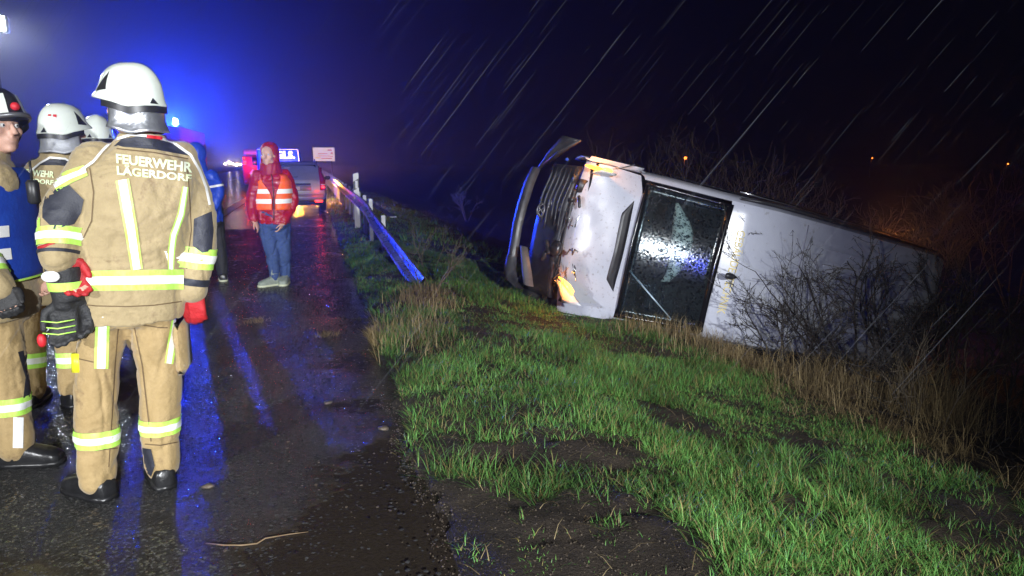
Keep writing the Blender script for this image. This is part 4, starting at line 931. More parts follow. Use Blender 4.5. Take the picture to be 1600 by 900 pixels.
for k, (px, py, r) in enumerate([(352, 256, .30), (358, 254, .42), (364, 256, .34), (370, 257, .40), (376, 257, .26), (381, 258, .2), (391, 252, .18)]):
    Y = 230 + 15 * (k % 3); p = atY(px, py, Y)
    o = thing('street_lamp', ['dim', 'brightest', 'middle', 'second brightest', 'small', 'smallest', 'lone'][k] + ' far lamp on the horizon ' + ['at the left of the village lights', 'in the village lights left of the red jacket', 'in the midst of the village lights', 'right of the middle of the village lights', 'near the right of the village lights', 'at the right end of the village lights', 'just left of the red jacket'][k], 'street lamp', (p.x, Y, 0), 'far lamps on the horizon')
    b = MB(); b.ball((0, 0, p.z), (r * 1.3, r, r), 10, 7); b.build('lamp_head', M['far_lamp'], o)
    b = MB(); b.tube([(0, .3, 0), (0, .3, p.z)], .08, 6); b.build('pole', M['grey_metal'], o)
    if k in (1, 3): lamp('far_glow', 'POINT', (p.x, Y - 1, p.z), 2500, (1, .8, .75), .3)
for k, (px, py, r, Y, lab) in enumerate([(1071, 247, .20, 90, 'orange lamp glowing far behind the overturned van'), (1575, 256, .12, 110, 'tiny orange lamp far off at the right edge'), (1363, 247, .09, 110, 'faint tiny lamp far off above the rear of the van')]):
    p = atY(px, py, Y); o = thing('street_lamp', lab, 'street lamp', (p.x, Y, -1.5), 'far orange lamps')
    b = MB(); b.ball((0, 0, p.z + 1.5), r, 10, 7); b.build('lamp_head', M['far_orange'], o)
    b = MB(); b.tube([(0, .25, 0), (0, .25, p.z + 1.5)], .06, 6); b.build('pole', M['grey_metal'], o)

# ------------------------------------------------------------------ people
def sgnpow(c, e): return math.copysign(abs(c) ** e, c)
def stand(x, y, fwd, h=1.80, spread=.13, z=0.0):
    f = Vector((fwd[0], fwd[1], 0)).normalized(); R = f.cross(up); s = h / 1.80; o = Vector((x, y, z))
    def P(r, a, zz): return o + R * r * s + f * a * s + up * zz * s
    J = dict(fwd=f, R=R, head=P(0, .03, 1.665), neck=P(0, 0, 1.50), pel=P(0, 0, .95), s=s, hf=f)
    for k, m_ in (('L', -1), ('R', 1)):
        J['sh' + k] = P(.185 * m_, 0, 1.435); J['el' + k] = P(.25 * m_, -.03, 1.14); J['wr' + k] = P(.25 * m_, .06, .89)
        J['hip' + k] = P(.095 * m_, 0, .92); J['kn' + k] = P(spread * .95 * m_, .03, .50); J['an' + k] = P(spread * m_, -.02, .085)
        J['toe' + k] = (f + R * .2 * m_).normalized()
    return J
class Torso:
    def __init__(s, J, secs, e=.85):
        s.J = J; s.secs = secs; s.e = e
    def centre(s, t): return s.J['pel'].lerp(s.J['neck'], t) - s.J['fwd'] * (.03 * math.sin(max(0, min(1, t)) * PI))
    def rad(s, t):
        k = s.secs
        if t <= k[0][0]: return k[0][1:]
        for a, b in zip(k, k[1:]):
            if t <= b[0]:
                q = (t - a[0]) / (b[0] - a[0]); q = q * q * (3 - 2 * q); return tuple(a[i] + (b[i] - a[i]) * q for i in (1, 2))
        return k[-1][1:]
    def at(s, t, th, infl=0.0):
        rx, ry = s.rad(t); rx += infl; ry += infl
        return s.centre(t) + s.J['R'] * rx * sgnpow(math.cos(th), s.e) + s.J['fwd'] * ry * sgnpow(math.sin(th), s.e)
    def loft(s, mb, t0, t1, n=26, m=28, infl=0): mb.loft([[s.at(t0 + (t1 - t0) * i / n, 2 * PI * j / m, infl) for j in range(m)] for i in range(n + 1)])
def limb(mb, pts, rad, n=14, sub=5):
    # smooth limb through joints with tapering radii
    P = []; R = []
    for i in range(len(pts) - 1):
        for k in range(sub): 
            t = k / sub; P.append(pts[i].lerp(pts[i + 1], t)); R.append(rad[i] + (rad[i + 1] - rad[i]) * t)
    P.append(pts[-1]); R.append(rad[-1])
    for _ in range(2): P = [P[0]] + [(P[i - 1] + P[i] * 2 + P[i + 1]) / 4 for i in range(1, len(P) - 1)] + [P[-1]]
    mb.ball(P[0], R[0], 12, 8); mb.ball(P[-1], R[-1] * .98, 12, 8); mb.tube(P, R, n)
def hand(mb, w, d, pn, side, rad=.010, curl=.5, s=1.0):
    """palm, four bent fingers and a thumb; d: along the hand, pn: palm normal, side: towards the thumb"""
    d = d.normalized(); side = (side - d * side.dot(d)).normalized(); pn = d.cross(side) if pn is None else pn.normalized()
    A = Matrix((side, pn, d)).transposed()
    mb.ball(w + d * .045 * s, (.042 * s + rad * .3, .016 * s + rad * .4, .055 * s), 14, 9, A); mb.tube([w - d * .03, w + d * .03], [.030 * s + rad * .3, .030 * s + rad * .3], 12)
    for i, (o_, L_) in enumerate([(.030, .074), (.010, .084), (-.011, .078), (-.031, .060)]):
        p = w + d * .085 * s + side * o_ * s * 1.12; q = d.copy(); pts = [w + d * .05 * s + side * o_ * s, p]
        for k in range(3):
            a = curl * (.55 + .35 * k) + .06 * i; q = (d * math.cos(a * (k + 1) * .6) + pn * math.sin(a * (k + 1) * .6)).normalized()
            pts.append(pts[-1] + q * L_ * s * (.42, .33, .25)[k])
        mb.tube(pts, [rad * 1.1, rad * 1.1, rad * 1.05, rad, rad * .8], 8); mb.ball(pts[-1], rad * .85, 8, 6)
    b0 = w + d * .025 * s + side * .03 * s; tp = [b0, b0 + (side * .8 + d * .6 + pn * .3) * .032 * s, b0 + (side * .9 + d * 1.7 + pn * .7) * .030 * s, b0 + (side * .8 + d * 2.5 + pn * 1.1) * .030 * s]
    mb.tube(tp, [rad * 1.4, rad * 1.25, rad * 1.1, rad * .85], 8); mb.ball(tp[-1], rad * .9, 8, 6)
def head_shape(mb, c, hr, hf, s=1.0):
    A = Matrix((hr, hf, up)).transposed()
    def P(x, y, z): return c + (hr * x + hf * y + up * z) * s
    k = lambda *r: tuple(q * s for q in r)
    mb.ball(P(0, -.012, .03), k(.077, .098, .092), 22, 14, A); mb.ball(P(0, .022, -.045), k(.058, .066, .075), 18, 12, A)
    mb.ball(P(0, .062, -.092), k(.028, .026, .022), 12, 8, A)                       # chin
    mb.ball(P(0, .055, .035), k(.062, .034, .030), 14, 9, A)                         # brow
    mb.tube([P(0, .085, .020), P(0, .104, -.012), P(0, .108, -.024)], [.009 * s, .013 * s, .015 * s], 10); mb.ball(P(0, .107, -.024), k(.017, .015, .012), 10, 7, A)
    mb.ball(P(0, .081, -.052), k(.027, .014, .007), 12, 7, A); mb.ball(P(0, .079, -.064), k(.025, .014, .008), 12, 7, A)
    for m_ in (-1, 1):
        mb.ball(P(.045 * m_, .055, -.018), k(.026, .026, .024), 10, 7, A); mb.ball(P(.077 * m_, -.005, -.008), k(.010, .02, .032), 10, 8, A)
        mb.ball(P(.046 * m_, .0, -.075), k(.024, .05, .03), 10, 7, A)
def boot(par, an, toe, off, m, name='boot', L=.30, w=.055, hgt=.22, extra=None):
    f = Vector((toe[0], toe[1], 0)).normalized(); R = f.cross(up); z0 = an.z - .085
    b = MB(); base = Vector((an.x, an.y, z0))
    rings = []
    for y, zt, ww, zb in [(-.085, .05, .5, .012), (-.075, .10, .8, .0), (-.03, .115, .95, .0), (.05, .115, .95, .0), (.10, .10, 1.0, .0), (.15, .085, 1.05, .0), (.19, .07, .95, .0), (.215, .045, .62, .008)]:
        h_ = zt / 2; c = base + f * y * L / .30 + up * (zb + h_)
        rings.append([c + R * w * ww * sgnpow(math.cos(a), .7) + up * h_ * sgnpow(math.sin(a), .7) for a in np.linspace(0, 2 * PI, 15)[:-1]])
    b.loft(rings); limb(b, [base + up * .05, base + up * hgt], [w * 1.0, w * 1.1])
    me = union(b, .009, 3); me.transform(Matrix.Translation(-off)); o = link_mesh(name, me, m, par)
    s_ = MB(); pts = [base + f * (y * L / .30) + R * (x * w) for x, y in [(-.7, -.085), (.7, -.085), (1.0, -.02), (.98, .06), (1.1, .14), (.9, .2), (.4, .225), (-.4, .225), (-.9, .2), (-1.1, .14), (-.98, .06), (-1.0, -.02)]]
    s_.loft([[p + up * .0 for p in pts], [p + up * .022 for p in pts]]); s_.build('sole', M['sole'] if name == 'shoe' else M['black_rubber'], o, off=off)
    return o
def helmet(par, c, hf, off, shell=None, trim=True, curtain='curtain', s=.79, seed=0, clen=.115, dark=False):
    hf = Vector(hf).normalized(); hr = hf.cross(up).normalized(); hu = hr.cross(hf).normalized(); shell = shell or M['white_shell']
    def rim(th): return -.030 - .030 * (1 - math.cos(th)) / 2 + (.02 * max(0, math.cos(th)) ** 3) - .02 * math.exp(-((abs(th) - 1.7) / .35) ** 2)
    def P(th, ph, lift=0.0):
        k = max(0.0, math.cos(ph * PI / 2)) ** .72; z0 = rim(th); z = z0 + (.150 - z0) * math.sin(ph * PI / 2) ** .95
        fl = .010 * math.exp(-(ph / .07) ** 2) + .030 * math.exp(-(ph / .16) ** 2) * max(0, math.cos(th)) ** 6
        rx = (.132 + fl + lift) * k; ry = (.160 + fl + lift) * k
        x = math.sin(th) * rx; y = math.cos(th) * ry
        z += .010 * math.exp(-(x / .035) ** 2) * (ph > .25) + lift * math.sin(ph * PI / 2)
        g = .007 * math.exp(-((ph - .42 - .12 * math.cos(th)) / .03) ** 2) + .004 * math.tanh((ph - .2 - .1 * math.sin(th * 2)) * 30)
        return c + (hr * x + hf * y + hu * (z + g)) * s
    n = 40; b = MB(); b.loft([[P(2 * PI * j / n - PI, ph) for j in range(n)] for ph in [0, .03, .07, .12, .2, .28, .34, .38, .42, .46, .5, .58, .68, .78, .88, .96, .995]])
    o = b.build('helmet', shell, par, off=off)
    if dark:
        for t0, t1 in ((-2.2, -.3), (.3, 2.2)):
            b = MB(); b.grid(lambda u, v: P(t0 + (t1 - t0) * u, .1 + .42 * v, .004), 10, 5); b.build('side_panel', M['white_shell'], o, off=off)
        b = MB(); q = c + (hf * .165 + hu * .05) * s; b.ball(q, .02, 10, 7); b.build('helmet_lamp', M['red_trim'], o, off=off)
        b = MB(); b.tube([P(t, .06, .006) for t in np.linspace(-1.2, 1.2, 14)], .012, 6); b.build('brim_band', M['grey_metal'], o, off=off)
    else:
        for m_ in (-1, 1):
            b = MB()
            def vt(u, v):
                t0 = .50 + .50 * u; lo = .10 + .05 * u; hi = .14 + .36 * u
                return P(m_ * t0, lo + (hi - lo) * v, .003)
            b.grid(vt, 6, 6); b.build('vent', M['black_plastic'], o, off=off)
            b = MB(); b.grid(lambda u, v: P(m_ * (2.35 + .3 * u), .02 + .09 * v * (1 - abs(2 * u - 1)), .003), 6, 4); b.build('rear_vent', M['black_plastic'], o, off=off)
    b = MB(); ths = np.linspace(.55, 2 * PI - .55, 40)
    b.grid(lambda u, v: P(((.75 + u * (2 * PI - 1.5)) + PI) % (2 * PI) - PI, .0, -.006) - hu * (.035 * v) * s, 36, 2); b.build('helmet_trim', M['black_plastic'], o, off=off)
    if curtain:
        def ct(u, v):
            th = .95 + u * (2 * PI - 1.9); thw = (th + PI) % (2 * PI) - PI
            q = P(thw, 0, -.012); rad_ = (q - c); rad_ -= hu * rad_.dot(hu); 
            return q - hu * (.02 + clen * v) * s + rad_ * (.02 * math.sin(u * 22) * v - .16 * v * (1 - v) - .02) + rad_ * .12 * v * v
        b = MB(); b.grid(ct, 44, 8); cu_ = b.build('neck_curtain', M[curtain], par, off=off); cu_.modifiers.new('s', 'SOLIDIFY').thickness = .004
    for m_ in (-1, 1):
        b = MB(); b.tube([P(m_ * 1.35, .0, -.01), c + (hr * m_ * .07 + hf * .03 - hu * .16) * s, c + (hf * .065 - hu * .20) * s], .008, 5); b.build('chin_strap', M['black_plastic'], o, off=off)
    return o, P
def ribbon(bvh, pts, dirs, lift):
    """rays from pts along dirs to a skin; returns positions (or None)"""
    out = []
    for p, d, mx in zip(pts, dirs, [None] * len(pts)):
        h = bvh.ray_cast(p, d, 1.0); out.append(None if h[0] is None else h[0] + d * lift)
    return out
def band(par, bvh, off, a, b_, t0, t1, m, name, lift=.005, maxd=.2, nth=40, rows=3):
    ax = (b_ - a).normalized(); u = ax.orthogonal().normalized(); w = ax.cross(u); V = []; F = []
    for i in range(rows + 1):
        o = a.lerp(b_, t0 + (t1 - t0) * i / rows) - off; last = .1
        for j in range(nth):
            th = 2 * PI * j / nth; d = u * math.cos(th) + w * math.sin(th); h = bvh.ray_cast(o, d, maxd)
            r = (h[0] - o).length if h[0] is not None else last
            last = r; V.append(o + d * (r + lift))
    for i in range(rows):
        for j in range(nth):
            k = (j + 1) % nth; F.append((i * nth + j, i * nth + k, (i + 1) * nth + k, (i + 1) * nth + j))
    mb = MB(); mb.add(V, F); return mb.build(name, m, par)
def tape(par, bvh, off, a, b_, t0, t1, maxd=.2):
    o = band(par, bvh, off, a, b_, t0, t1, M['lime'], 'lime_band', .005, maxd)
    q = (t1 - t0) * .30; band(o, bvh, off, a, b_, t0 + q, t1 - q, M['silver_tape'], 'silver_stripe', .008, maxd); return o
def tband(par, T, off, t0, t1, m, name, infl, th0=0, th1=2 * PI, n=48, rows=3):
    mb = MB(); mb.grid(lambda u, v: T.at(t0 + (t1 - t0) * v, th0 + (th1 - th0) * u, infl), n, rows); return mb.build(name, m, par, off=off)
def cast_px(bvh, off, px, py, lift):
    d = ray(px, py).normalized(); h = bvh.ray_cast(CAM - off, d, 60)
    return None if h[0] is None else h[0] - d * lift
def grid_px(par, bvh, off, fn, nu, nv, m, name, lift=.005, jump=.25):
    V = []; ok = []
    for j in range(nv + 1):
        for i in range(nu + 1):
            p = cast_px(bvh, off, *fn(i / nu, j / nv), lift); ok.append(p is not None); V.append(p or Vector((0, 0, 0)))
    F = []
    for j in range(nv):
        for i in range(nu):
            q = (j * (nu + 1) + i, j * (nu + 1) + i + 1, (j + 1) * (nu + 1) + i + 1, (j + 1) * (nu + 1) + i)
            if all(ok[k] for k in q) and max((V[q[0]] - V[k]).length for k in q) < jump: F.append(q)
    if not F: return None
    lab = {}
    def find(a):
        while lab.get(a, a) != a: a = lab[a]
        return a
    for q in F:
        r0 = find(q[0])
        for k in q[1:]: lab[find(k)] = r0
    groups = {}
    for q in F: groups.setdefault(find(q[0]), []).append(q)
    first = None
    for g in sorted(groups.values(), key=len, reverse=True):
        if first is not None and len(g) < 4: continue
        ids = {}
        for q in g:
            for k in q: ids.setdefault(k, len(ids))
        mb = MB(); mb.add([V[k] for k in ids], [tuple(ids[k] for k in q) for q in g]); o = mb.build(name, m, par); first = first or o
    return first
def strip_px(par, bvh, off, pts, wd, m, name, lift=.006, sub=8):
    pts = [Vector(p) for p in pts]; C = []
    for i in range(len(pts) - 1):
        for k in range(sub): C.append((pts[i].lerp(pts[i + 1], k / sub), wd[i] + (wd[i + 1] - wd[i]) * k / sub))
    C.append((pts[-1], wd[-1])); N_ = len(C) - 1
    def fn(u, v):
        i = int(round(v * N_)); p, w = C[i]; a = C[max(0, i - 1)][0]; b_ = C[min(N_, i + 1)][0]; t = (b_ - a).normalized(); nrm = Vector((-t.y, t.x)); q = p + nrm * w * (u - .5); return q.x, q.y
    return grid_px(par, bvh, off, fn, 4, N_, m, name, lift)
def poly_px(par, bvh, off, poly, m, name, lift=.006, k=5):
    P_ = []
    for a, b_ in zip(poly, poly[1:] + poly[:1]):
        for t in range(4): P_.append((a[0] + (b_[0] - a[0]) * t / 4, a[1] + (b_[1] - a[1]) * t / 4))
    cx_ = sum(p[0] for p in P_) / len(P_); cy_ = sum(p[1] for p in P_) / len(P_); n_ = len(P_)
    return grid_px(par, bvh, off, lambda u, v: (cx_ + (P_[int(round(u * n_)) % n_][0] - cx_) * v, cy_ + (P_[int(round(u * n_)) % n_][1] - cy_) * v), n_, k, m, name, lift)
def text_px(par, bvh, off, s, quad, m, name, bold=.032, lift=.007):
    me = text_mesh(s, 1, bold); xs_ = [v.co.x for v in me.vertices]; ys_ = [v.co.y for v in me.vertices]; x0, x1, y0, y1 = min(xs_), max(xs_), min(ys_), max(ys_)
    (ax, ay), (bx_, by_), (cx_, cy_), (dx_, dy_) = quad   # TL TR BR BL
    for v in me.vertices:
        u = (v.co.x - x0) / (x1 - x0); w = (y1 - v.co.y) / (y1 - y0)
        px = (ax * (1 - u) + bx_ * u) * (1 - w) + (dx_ * (1 - u) + cx_ * u) * w; py = (ay * (1 - u) + by_ * u) * (1 - w) + (dy_ * (1 - u) + cy_ * u) * w
        p = cast_px(bvh, off, px, py, lift); v.co = p if p is not None else Vector((0, 0, -50))
    import bmesh
    bm = bmesh.new(); bm.from_mesh(me); bmesh.ops.delete(bm, geom=[v for v in bm.verts if v.co.z < -40], context='VERTS'); bm.to_mesh(me); bm.free()
    me.update(); return link_mesh(name, me, m, par, smooth=False)

GEAR = [(-.16, .235, .165), (0, .242, .172), (.25, .235, .17), (.55, .245, .172), (.75, .248, .165), (.88, .205, .13), (.97, .115, .10), (1.06, .085, .09)]
SLIM = [(-.1, .165, .12), (0, .168, .122), (.25, .145, .108), (.55, .165, .118), (.8, .17, .11), (.92, .12, .085), (1.0, .065, .06), (1.12, .055, .056)]
COAT = [(-.1, .205, .150), (0, .210, .158), (.25, .205, .158), (.55, .215, .155), (.75, .215, .15), (.88, .18, .115), (.97, .105, .09), (1.05, .085, .08)]
def folds(amp=.009, seed=0):
    def d(p):
        q = Vector((p.x * 7 + seed, p.y * 7, p.z * 13)); r = Vector((p.x * 16 + seed, p.y * 16, p.z * 26))
        w = Vector((p.x * 5 + seed, p.y * 5, p.z * 13 + 3.0 * noise.noise(q * .5))); k = 1 - abs(noise.noise(w)) * 2.2
        g_ = noise.noise(Vector((p.x * 8 + seed, p.y * 8, p.z * 2.4 + 1.2 * p.x)))
        return amp * (.9 * g_ - .9 * max(0, 1 - abs(g_) * 5) ** 2 + noise.noise(q * .7) * 1.0 + .12 * noise.noise(r) - .8 * max(0, k) ** 4)
    return d
def shift(me, off): me.transform(Matrix.Translation(-off)); return me
def person(label, J, group=None, top='turnout', legs='trouser', tsec=GEAR, sleeve=(.094, .083, .068), leg=(.100, .094, .086), sleeve_to=.98, skin_hands=True, glove=None, curl=.5, vox=.012, hands='LR', seed=0, legto=.12, foot='boot', footm='black_rubber', amp=.0065, body_name='body', neckline=True):
    off = (J['anL'] + J['anR']) / 2; off.z = min(J['anL'].z, J['anR'].z) - .085
    root = thing('person', label, 'person', off, group); s = J['s']
    R = J['R']; f = J['fwd']; hf = J['hf']; hr = hf.cross(up).normalized()
    Tb = Torso(J, [(t, a * s, b_ * s) for t, a, b_ in SLIM]); T = Torso(J, [(t, a * s, b_ * s) for t, a, b_ in tsec])
    b = MB(); Tb.loft(b, -.1, 1.1); b.tube([J['neck'] - up * .02, J['head'] - up * .04 - hf * .02], [.058, .055], 14); head_shape(b, J['head'], hr, hf, 1.0)
    for k, m_ in (('L', -1), ('R', 1)):
        limb(b, [J['sh' + k] - R * m_ * .02, J['el' + k], J['wr' + k]], [.055, .043, .03]); limb(b, [J['hip' + k], J['kn' + k], J['an' + k]], [.085, .058, .042])
        d = J.get('hd' + k) or (J['wr' + k] - J['el' + k]).normalized(); hd = hand(b, J['wr' + k], d, None, J.get('th' + k) or f, .0085, curl)
        ft = J['toe' + k]; b.ball(J['an' + k] + ft * .06 - up * .045, (.04, .11, .035), 12, 8, Matrix((Vector((ft.y, -ft.x, 0)), ft, up)).transposed())
    me = shift(union(b, .008, 3), off); link_mesh(body_name, me, M['skin'], root)
    for m_ in (-1, 1):
        e = J['head'] + hr * .031 * m_ + hf * .074 + up * .010; b = MB(); b.ball(e, .0115, 12, 8); eo = b.build('eye', M['eye_white'], root, off=off)
        b = MB(); b.ball(e + hf * .0078, .0056, 10, 6); b.build('iris', M['iris'], eo, off=off)
    b = MB(); T.loft(b, tsec[0][0], tsec[-1][0])
    for k, m_ in (('L', -1), ('R', 1)):
        e = J['el' + k].lerp(J['wr' + k], sleeve_to); limb(b, [J['sh' + k] - R * m_ * .03, J['el' + k], e], [q * s for q in sleeve])
    jm = shift(union(b, vox, 3, folds(amp, seed)), off); jk = link_mesh('jacket', jm, M[top], root)
    b = MB(); 
    b.loft([[J['pel'] + up * z * s + R * rx * s * sgnpow(math.cos(a), .85) + f * ry * s * sgnpow(math.sin(a), .85) for a in np.linspace(0, 2 * PI, 25)[:-1]] for z, rx, ry in [(-.13, .15, .12), (-.08, .205, .15), (.0, .20, .15), (.12, .19, .14)]])
    for k in 'LR':
        ank = J['an' + k].lerp(J['kn' + k], legto * .3); limb(b, [J['hip' + k], J['kn' + k], ank], [q * s for q in leg])
    tm = shift(union(b, vox, 3, folds(amp * 1.15, seed + 5)), off); tr_ = link_mesh('trousers', tm, M[legs], root)
    for k in 'LR': boot(root, J['an' + k], J['toe' + k], off, M[footm], foot)
    gl = []
    for k, m_ in (('L', -1), ('R', 1)):
        if glove and k in hands:
            b = MB(); d = J.get('hd' + k) or (J['wr' + k] - J['el' + k]).normalized(); hand(b, J['wr' + k], d, None, J.get('th' + k) or f, .0145, curl, 1.1); b.tube([J['wr' + k] - d * .07, J['wr' + k] + d * .03], [.052, .042], 14)
            gl.append(link_mesh('glove', shift(union(b, .007, 3), off), M[glove], root))
    return root, off, T, bvh_of(jm), bvh_of(tm), jk, tr_
def pt(px, py, Y): return atY(px, py, Y)

# --- nearest firefighter, back to us
J = stand(-.86, 3.37, (-.10, 1.0), 1.80)
J.update(head=pt(213, 166, 3.37), neck=pt(220, 222, 3.40), pel=pt(200, 462, 3.42), shL=pt(137, 254, 3.37), elL=pt(93, 342, 3.27), wrL=pt(92, 402, 3.22), shR=pt(290, 252, 3.45), elR=pt(316, 352, 3.42), wrR=pt(302, 452, 3.40),
         hipL=pt(166, 490, 3.42), hipR=pt(236, 490, 3.42), knL=pt(149, 585, 3.40), knR=pt(248, 585, 3.44), anL=pt(152, 750, 3.38), anR=pt(254, 738, 3.44))
J['anL'].z = .085; J['anR'].z = .085; J['toeL'] = Vector((-.75, .65, 0)).normalized(); J['toeR'] = Vector((-.35, .95, 0)).normalized(); J['hf'] = (-cr * .98 - fh * .12).normalized()
J['hdL'] = Vector((.35, .1, -1)).normalized(); J['hdR'] = Vector((-.05, .1, -1)).normalized(); J['thL'] = J['fwd'] * .4 + J['R']; J['thR'] = J['fwd'] * .35 - J['R']
ra, off, T, bj, bt, jk, trs = person('nearest firefighter seen from behind in tan turnout gear with big white lettering on the back', J, 'firefighters', glove='red_glove', curl=.38, vox=.0095, amp=.0075)
helmet(ra, J['head'] - cr * .012 + up * .048, J['hf'], off)
strip = lambda pts, wd, m, nm, par=jk, bv=bj, lift=.006: strip_px(par, bv, off, pts, wd, M[m], nm, lift)
text_px(jk, bj, off, 'FEUERWEHR', [(181, 240), (301, 254), (300, 270), (182, 255)], M['letter'], 'back_lettering')
text_px(jk, bj, off, 'LÄGERDORF', [(182, 256), (300, 270.5), (299, 284), (183, 273)], M['letter'], 'back_lettering')
for pts, wd in [([(191, 281), (205, 360), (214, 421)], [21, 20, 18]), ([(290, 292), (283, 335), (271, 368), (268, 392), (267, 421)], [9, 11, 11, 11, 9])]:
    o = strip(pts, wd, 'lime', 'lime_strip'); strip(pts, [w * .62 for w in wd], 'silver_tape', 'silver_stripe', o, lift=.009)
o = grid_px(jk, bj, off, lambda u, v: (111 + 176 * u, 424 - 3 * u + 31 * v), 30, 4, M['lime'], 'lime_band', .006)
grid_px(o, bj, off, lambda u, v: (111 + 176 * u, 433 - 3 * u + 13 * v), 30, 3, M['silver_tape'], 'silver_stripe', .009)
poly_px(jk, bj, off, [(178, 228), (190, 217), (220, 212), (258, 219), (285, 232), (296, 243), (240, 233)], M['navy'], 'yoke_patch')
strip([(84, 281), (118, 272), (146, 252), (160, 235), (176, 219), (205, 210), (240, 213), (270, 222), (298, 242), (312, 266), (322, 292), (328, 320)], [4] * 12, 'piping', 'white_piping', lift=.010)
o = strip([(84, 290), (108, 276), (134, 266)], [20, 20, 17], 'lime', 'lime_band'); strip([(84, 290), (108, 276), (134, 266)], [8, 8, 7], 'silver_tape', 'silver_stripe', o, lift=.009)
poly_px(jk, bj, off, [(72, 300), (108, 289), (131, 312), (127, 332), (116, 350), (84, 358), (66, 340), (66, 325)], M['navy'], 'elbow_patch')
poly_px(jk, bj, off, [(303, 342), (331, 330), (334, 360), (331, 392), (316, 395), (301, 384)], M['navy'], 'elbow_patch')
strip([(62, 300), (58, 325), (58, 355)], [9, 8, 8], 'lime', 'lime_strip')
tape(jk, bj, off, J['elL'], J['wrL'], .28, .72, .2); tape(jk, bj, off, J['elR'], J['wrR'], .34, .66, .2)
band(jk, bj, off, J['elL'], J['wrL'], .84, .93, M['navy'], 'cuff_band', .004, .2); band(jk, bj, off, J['elR'], J['wrR'], .82, .93, M['navy'], 'cuff_band', .004, .2)
strip([(229, 213), (240, 214), (254, 216)], [5, 5, 5], 'red_trim', 'collar_tab', lift=.012)
for pts, wd in [([(161, 484), (158, 576)], [22, 22]), ([(278, 481), (270, 530), (264, 568)], [12, 14, 13])]:
    o = strip(pts, wd, 'lime', 'lime_strip', trs, bt); 
    if o: strip(pts, [w * .6 for w in wd], 'silver_tape', 'silver_stripe', o, bt, .009)
tape(trs, bt, off, J['knL'], J['anL'], .50, .66, .2); tape(trs, bt, off, J['knR'], J['anR'], .44, .60, .2)
poly_px(trs, bt, off, [(222, 700), (236, 702), (242, 728), (236, 745), (224, 735)], M['navy'], 'ankle_patch')
b = MB(); c = pt(284, 540, 3.46) - off; b.box(c, (.06, .18, .24), bev=.03); b.build('cargo_pocket', M['trouser'], trs)
b = MB(); c = pt(120, 552, 3.36); b.tube([c, c + Vector((0.0, 0, -.08))], [.022, .028], 10); b.build('torch', M['yellow'], ra, off=off)
M['seam'] = mat('darker_seam_thread', (0.13, 0.085, 0.04), rough=.8)
for pts in ([(140, 262), (146, 300), (143, 345), (130, 372)], [(293, 262), (296, 300), (299, 360), (291, 420)], [(116, 474), (150, 478), (200, 479), (240, 477), (284, 471)], [(182, 232), (240, 238), (294, 248)]):
    strip(pts, [1.8] * len(pts), 'seam', 'seam', lift=.004)
for pts in ([(186, 500), (180, 570), (176, 640), (170, 730)], [(207, 498), (222, 570), (230, 640), (236, 690)], [(118, 500), (140, 507), (158, 509)], [(118, 530), (120, 560), (146, 566)], [(206, 505), (250, 512), (262, 512)], [(116, 700), (150, 704), (184, 700)], [(226, 694), (250, 696), (282, 690)]):
    strip(pts, [1.8] * len(pts), 'seam', 'seam', trs, bt, lift=.004)
# gloves clipped to the left hip
g0 = pt(92, 470, 3.24); gb_ = thing('glove_bundle', 'pair of black gloves with lime lines hanging from the nearest firefighter\'s left hip', 'gloves', g0)
b = MB(); hand(b, Vector((.02, 0, 0)), Vector((-.10, 0, -1)), Vector((0, -1, 0)), Vector((-1, 0, 0)), .016, .35, 1.15); hand(b, Vector((.055, .035, .01)), Vector((.02, 0, -1)), Vector((0, -1, 0)), Vector((-1, 0, 0)), .016, .5, 1.15)
b.tube([(.03, .01, .14), (.03, .01, .06), (.03, .01, 0)], [.07, .062, .055], 14)
gm = union(b, .007, 3); gl_ = link_mesh('glove_pair', gm, M['black_glove'], gb_); gbv = bvh_of(gm)
band(gl_, gbv, Vector(), Vector((.03, .01, .14)), Vector((.03, .01, 0)), .42, .68, M['lime'], 'lime_cuff', .005, .2)
b = MB(); b.ball((.0, -.062, .11), (.034, .008, .024), 14, 7); b.build('white_badge', M['white_plastic'], gl_)
for z in (-.075, -.10, -.125):
    b = MB(); b.tube([(-.06, -.035, z), (0, -.05, z - .006), (.06, -.035, z)], .003, 5); b.build('lime_line', M['lime'], gl_)
b = MB(); b.ball((-.075, -.01, -.16), (.018, .016, .03), 10, 7); b.build('red_fingertip', M['red_trim'], gl_)
b = MB(); b.tube([(.05, .01, .12), (.075, -.01, .2), (.07, 0, .28)], .006, 6); b.build('clip', M['grey_metal'], gb_)

# --- firefighter at the left edge in a blue vest
J = stand(-2.02, 3.9, (.97, -.12), 1.80)
J.update(head=pt(-2, 200, 3.90), neck=pt(-20, 248, 3.90), pel=pt(-8, 462, 3.92), shR=pt(-12, 282, 3.78), elR=pt(-45, 372, 3.72), wrR=pt(2, 452, 3.62), shL=pt(0, 282, 4.1), elL=pt(20, 372, 4.15), wrL=pt(60, 430, 4.05),
         hipR=pt(-6, 490, 3.86), hipL=pt(0, 490, 4.0), knR=pt(12, 580, 3.88), knL=pt(-60, 585, 4.05), anR=pt(22, 690, 3.88), anL=pt(-80, 675, 4.15))
J['anL'].z = .085; J['anR'].z = .085; J['toeR'] = Vector((.98, -.15, 0)); J['toeL'] = Vector((.95, .2, 0)); J['hf'] = (cr * .93 - fh * .36).normalized()
rb, off, T, bj, bt, jk, trs = person('firefighter at the left edge in profile with dark helmet and blue vest', J, 'firefighters', glove='black_glove', curl=.9, hands='R', seed=3)
helmet(rb, J['head'] + up * .055, J['hf'], off, M['black_plastic'], curtain=None, dark=True)
